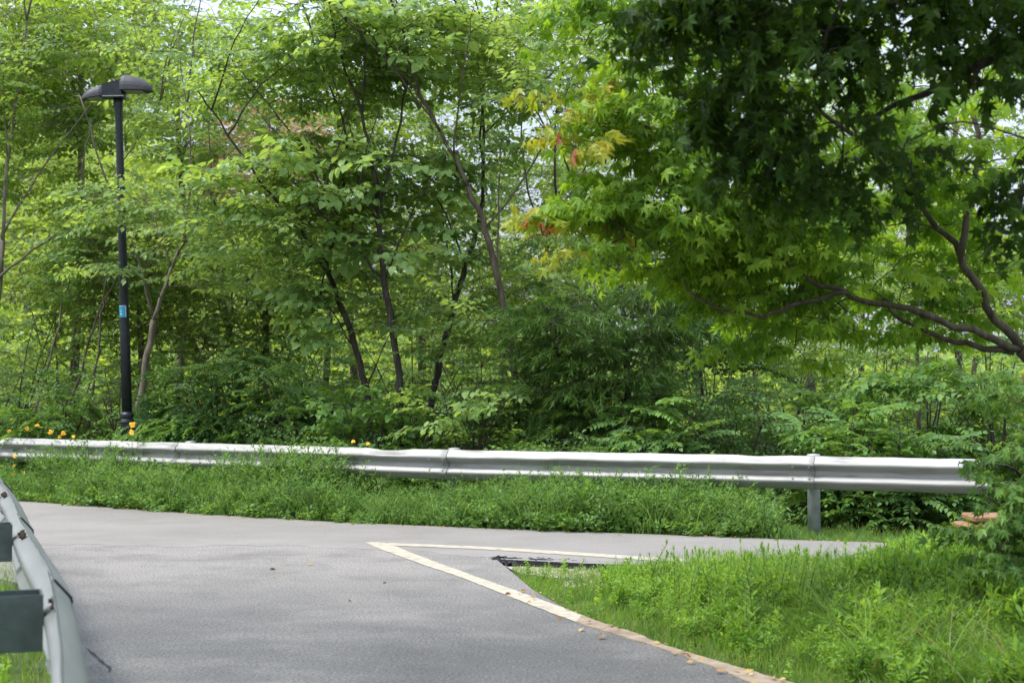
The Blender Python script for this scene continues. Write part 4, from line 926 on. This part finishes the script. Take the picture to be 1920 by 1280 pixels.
def low_enough(q, s):
    """the verge plants are knee high by the junction and rise towards the sapling"""
    u = 960+q[:, 0]/q[:, 1]*F; lim = np.interp(u, [1150, 1300, 1560, 1640, 1790, 1900], [1052, 1034, 1036, 1030, 955, 950])+rng.normal(0, 7, len(u))
    return np.minimum(s, np.clip((EYE-(lim-737)/F*q[:, 1]+.065)*.88, .08, 1))
a = Acc(); w = Acc()
q = verge(1500, .35); dist = q[:, 0]-kx(q[:, 1]); k = (rng.uniform(0, 1, len(q)) < np.clip((dist-.25)/.6, 0, 1)) & (q[:, 1] < 12.0) & (q[:, 0] > .75); q = q[k]; dist = dist[k]
s = rng.uniform(.26, .44, len(q))*np.clip(.55+.35*dist, .5, 1.15); cl = .75+.45*np.sin(q[:, 0]*4.1+q[:, 1]*1.7)*np.sin(q[:, 1]*3.3-q[:, 0]*2); scatter(a, w, WD['leafy']+WD['leafy']+WD['bush'][:3]+WD['tuft'][:2], np.c_[q, np.full(len(q), -.065)], low_enough(q, s*np.where((q[:, 0] > .9) & (q[:, 0] < 3.2) & (q[:, 1] > 9.3) & (q[:, 1] < 11.5), 1.22, 1.0)*np.clip(cl, .55, 1.15)*np.clip(.76+.14*(q[:, 0]-.5), .7, 1.15)), .14)
q = verge(260, .5, ymin=8.6); k = (q[:, 0] > .9) & (q[:, 1] < 11.6); q = q[k]; scatter(a, w, WD['tuft'], np.c_[q, np.full(len(q), -.065)], low_enough(q, rng.uniform(.3, .5, len(q)))*1.12, .07)
q = verge(260, .1); s = rng.uniform(.08, .16, len(q)); scatter(a, w, WD['broad'], np.c_[q, np.full(len(q), -.065)], s, .2)
q = np.c_[rng.uniform(2.9, 4.6, 230), rng.uniform(9.4, 12.4, 230)]; sz = rng.uniform(.28, .46, 230)*(.55+.25*q[:, 0]); u = 960+q[:, 0]/q[:, 1]*F; sz = np.where((u > 1770) & (u < 1930), np.minimum(sz, .30), sz); sz = low_enough(q, sz)
scatter(a, w, WD['bush']+WD['leafy'], np.c_[q, np.full(230, -.065)], sz, .14)
tag(a.build('verge_weeds', M['l_weed2']), 'bright leafy weeds growing thick on the verge at the lower right', 'weeds', kind='stuff')
tag(w.build('verge_weed_stems', M['stem']), 'pale stems of the leafy weeds on the verge', 'weeds', kind='stuff')
# long arching blades on the bank
a = Acc(); n = 9000; x, y = bank(n, .02, 1.0); hh = rng.uniform(.22, .62, n)*np.clip(hmod(x), .5, 1.4)*lim_r(x); blades(a, np.c_[x, y, np.full(n, -.065)], hh, rng.uniform(.003, .006, n), rng.uniform(.3, 1.2, n), 4)
n = 420; x = np.concatenate([rng.normal(c_, .5, n//6) for c_ in (-2.8, -3.5, -6.3, -5.0, 1.4, .4)]); n = len(x)
blades(a, np.c_[x, rail_y(x)-.12-rng.uniform(0, .2, n), np.full(n, -.065)], rng.uniform(.6, 1.0, n), rng.uniform(.003, .005, n), rng.uniform(.1, .6, n), 5)
tag(a.build('tall_grass', M['l_weed']), 'long arching grass blades among the weeds along the far guardrail', 'grass', kind='stuff')
# left of the near rail, and short turf under the far rail
a = Acc(); n = 16000; y = rng.uniform(3.2, 13, n); rx = np.interp(y, nr_path[::-1, 1], nr_path[::-1, 0]); x = rx+.32-rng.uniform(0, 1, n)**1.2*2.6
blades(a, np.c_[x, y, np.full(n, -.065)], rng.uniform(.05, .2, n), rng.uniform(.002, .0045, n), rng.uniform(.1, .9, n))
n = 14000; x = rng.uniform(-11, 8, n); e = edge_y(x); y = e+rng.uniform(-.03, 1.9, n); blades(a, np.c_[x, y, np.full(n, -.075)], rng.uniform(.05, .16, n), rng.uniform(.002, .005, n), rng.uniform(.1, .8, n))
w = Acc()
tag(a.build('grass', M['l_grass']), 'short grass beside the near guardrail and under the far one', 'grass', kind='stuff')
a = Acc(); n = 380; y = rng.uniform(3.4, 9.5, n); rx = np.interp(y, nr_path[::-1, 1], nr_path[::-1, 0]); x = rx-.16-rng.uniform(0, 1.3, n)
scatter(a, w, WD['bush']+WD['leafy']+WD['bushb'], np.c_[x, y, np.full(n, -.065)], np.where(x > rx-.35, rng.uniform(.15, .35, n), rng.uniform(.3, .62, n)))
n = 12; y = rng.uniform(4.4, 4.95, n); x = (rng.uniform(-60, 55, n)-960)/F*y
scatter(a, w, WD['tuft']+WD['leafy'], np.c_[x, y, np.full(n, -.065)], rng.uniform(.42, .66, n), .06)
tag(a.build('verge_weeds', M['l_weed2']), 'leafy weeds behind the near guardrail at the lower left', 'weeds', kind='stuff')
tag(w.build('verge_weed_stems', M['stem']), 'stems of the weeds behind the near guardrail', 'weeds', kind='stuff')
# a few weeds that stand clear of the rest against the road
for px, pt, d, lab, k in ((1228, 1016, 10.9, 'tall leafy weed standing alone at the left end of the verge thicket', 'tuft'), (1472, 1005, 10.6, 'tall bushy weed rising in front of the road below the rail post', 'tuft'),
                       (1325, 1036, 10.7, 'short pale weed tip against the road right of the tall leafy one', 'lance'), (1590, 1022, 10.4, 'broad-leaved weed crossing the road edge right of the bushy one', 'lance')):
    tp = P(px, pt, d); hgt = tp[2]+.065; t = thing('weed', (tp[0], tp[1], -.065), lab, 'weed', 'weeds standing out against the road')
    for tpl in (WD[k][rng.integers(0, 5)],):
        L_ = Acc(); W_ = Acc(); m_ = 5 if k == 'tuft' else 2; T = np.c_[tp[0]+rng.normal(0, .03, m_), tp[1]+rng.normal(0, .03, m_), np.full(m_, -.065)]
        scatter(L_, W_, [tpl], T, hgt*np.r_[1, rng.uniform(.6, .85, m_-1)], .05)
        finish(L_, 'leaves', M['l_weed2'], t); finish(W_, 'stem', M['stem'], t)

# orange-yellow flowers, each on its own stalk
def flower_parts():
    pet = Acc(); n = 8
    for i in range(n):
        q = 2*math.pi*i/n+rng.normal(0, .12); k_ = rng.uniform(.7, 1.25); c, s = math.cos(q)*k_, math.sin(q)*k_; V = []
        for (r, w_, z) in ((.006, .004, 0), (.018, .009, .006), (.030, .013, .005), (.038, .009, -.002)): V += [(c*r-s*w_, s*r+c*w_, z), (c*r+s*w_, s*r-c*w_, z)]
        pet.add(V, [(0, 1, 3, 2), (2, 3, 5, 4), (4, 5, 7, 6)])
    return pet
fl = [(17, 808, 1), (27, 814, 1), (51, 803, 1), (70, 797, 1), (95, 810, 1), (119, 812, 1), (112, 819, 1), (138, 818, 1), (249, 796, 1), (247, 810, 1), (28, 855, 0), (26, 873, 0), (26, 889, 0), (90, 892, 0), (45, 885, 0), (663, 827, 1), (690, 832, 1)]
labs = ['leftmost orange flower above the far guardrail', 'orange flower just above the rail, second from the left edge', 'small orange flower between the leftmost ones and the topmost one', 'topmost orange flower of the cluster above the left end of the rail',
        'large orange flower right of the topmost one', 'orange flower second from the right of the left cluster', 'orange bud low against the rail in the left cluster', 'rightmost orange flower of the left cluster above the rail',
        'upper orange flower in front of the lamp post base', 'lower orange flower in front of the lamp post base', 'orange flower showing against the face of the rail at the left edge', 'orange flower just under the rail at the left edge',
        'lowest orange flower at the left edge below the rail', 'single orange flower in the bank weeds above the road', 'faint orange flower beside the lowest one at the left edge',
        'left orange flower of the pair above the rail near the dent', 'right orange flower of the pair above the rail near the dent']
for (px, py, beh), lab in zip(fl, labs):
    d0 = rail_at(px, 820.5+px*.0275)[1]; x0 = P(px, py, d0)[0]; d = rail_y(x0)+(.12 if beh and px < 400 and px not in (249, 247) else -.22)
    if px in (663, 690): d = rail_y(x0)+.35
    hd = P(px, py, d); t = thing('flower', (hd[0]+.02, hd[1]+.03, -.06), lab, 'flower', 'orange-yellow flowers by the far guardrail')
    a = Acc(); b0 = np.array((hd[0]+.02, hd[1]+.03, -.06)); tube(a, smooth_line([b0, (b0+hd)/2+r_unit(.01), hd+(0, .012, 0)], 3), .0022, 4); finish(a, 'stalk', M['stem'], t)
    Rm = (Matrix.Rotation(R(60+rng.uniform(-15, 15)), 3, 'X') @ Matrix.Rotation(rng.uniform(0, 6), 3, 'Z')); Rm = Matrix.Rotation(rng.uniform(-.5, .5), 3, 'Z') @ Rm; big = 1.15 if px in (249, 247) else rng.uniform(.6, .95)
    pt = flower_parts(); pt.v = [(v@np.array(Rm).T*big+hd).astype(np.float32) for v in pt.v]; finish(pt, 'petals', M['petal'], t)
    a = Acc(); lathe(a, [(.009, -.002), (.010, .004), (.006, .009), (.002, .011)], (0, 0, 0), 10); a.v = [(v@np.array(Rm).T*big+hd).astype(np.float32) for v in a.v]; finish(a, 'flower_centre', M['centre'], t)

# dead leaves blown against the kerb, the seam and the foot of the bank
a = Acc(); n = 190; T = []
for i in range(n):
    r = rng.uniform()
    if r < .30: yy = rng.uniform(6.5, 10.8); T.append((float(kx(yy))-abs(rng.normal(0, .12)), yy, .018))
    elif r < .965: xx = rng.uniform(-9, 5); T.append((xx, float(edge_y(xx))-abs(rng.normal(0, .10)), .012))
    else: T.append((rng.uniform(-3, 1), rng.uniform(7, 14), .012))
T = np.array(T); a.inst(*OV, rot_yp(rng.uniform(0, 6.28, n), rng.normal(0, .25, n), rng.normal(0, .4, n)), T, rng.uniform(.025, .06, n))
M['dead'] = leafmat('dead_leaf', (.12, .07, .03), (.24, .16, .07), (.38, .30, .12), .15, (1.2, 1, .8))
tag(a.build('leaf_litter', M['dead']), 'small dry leaves scattered on the road edges and along the kerb', 'leaf litter', kind='stuff')
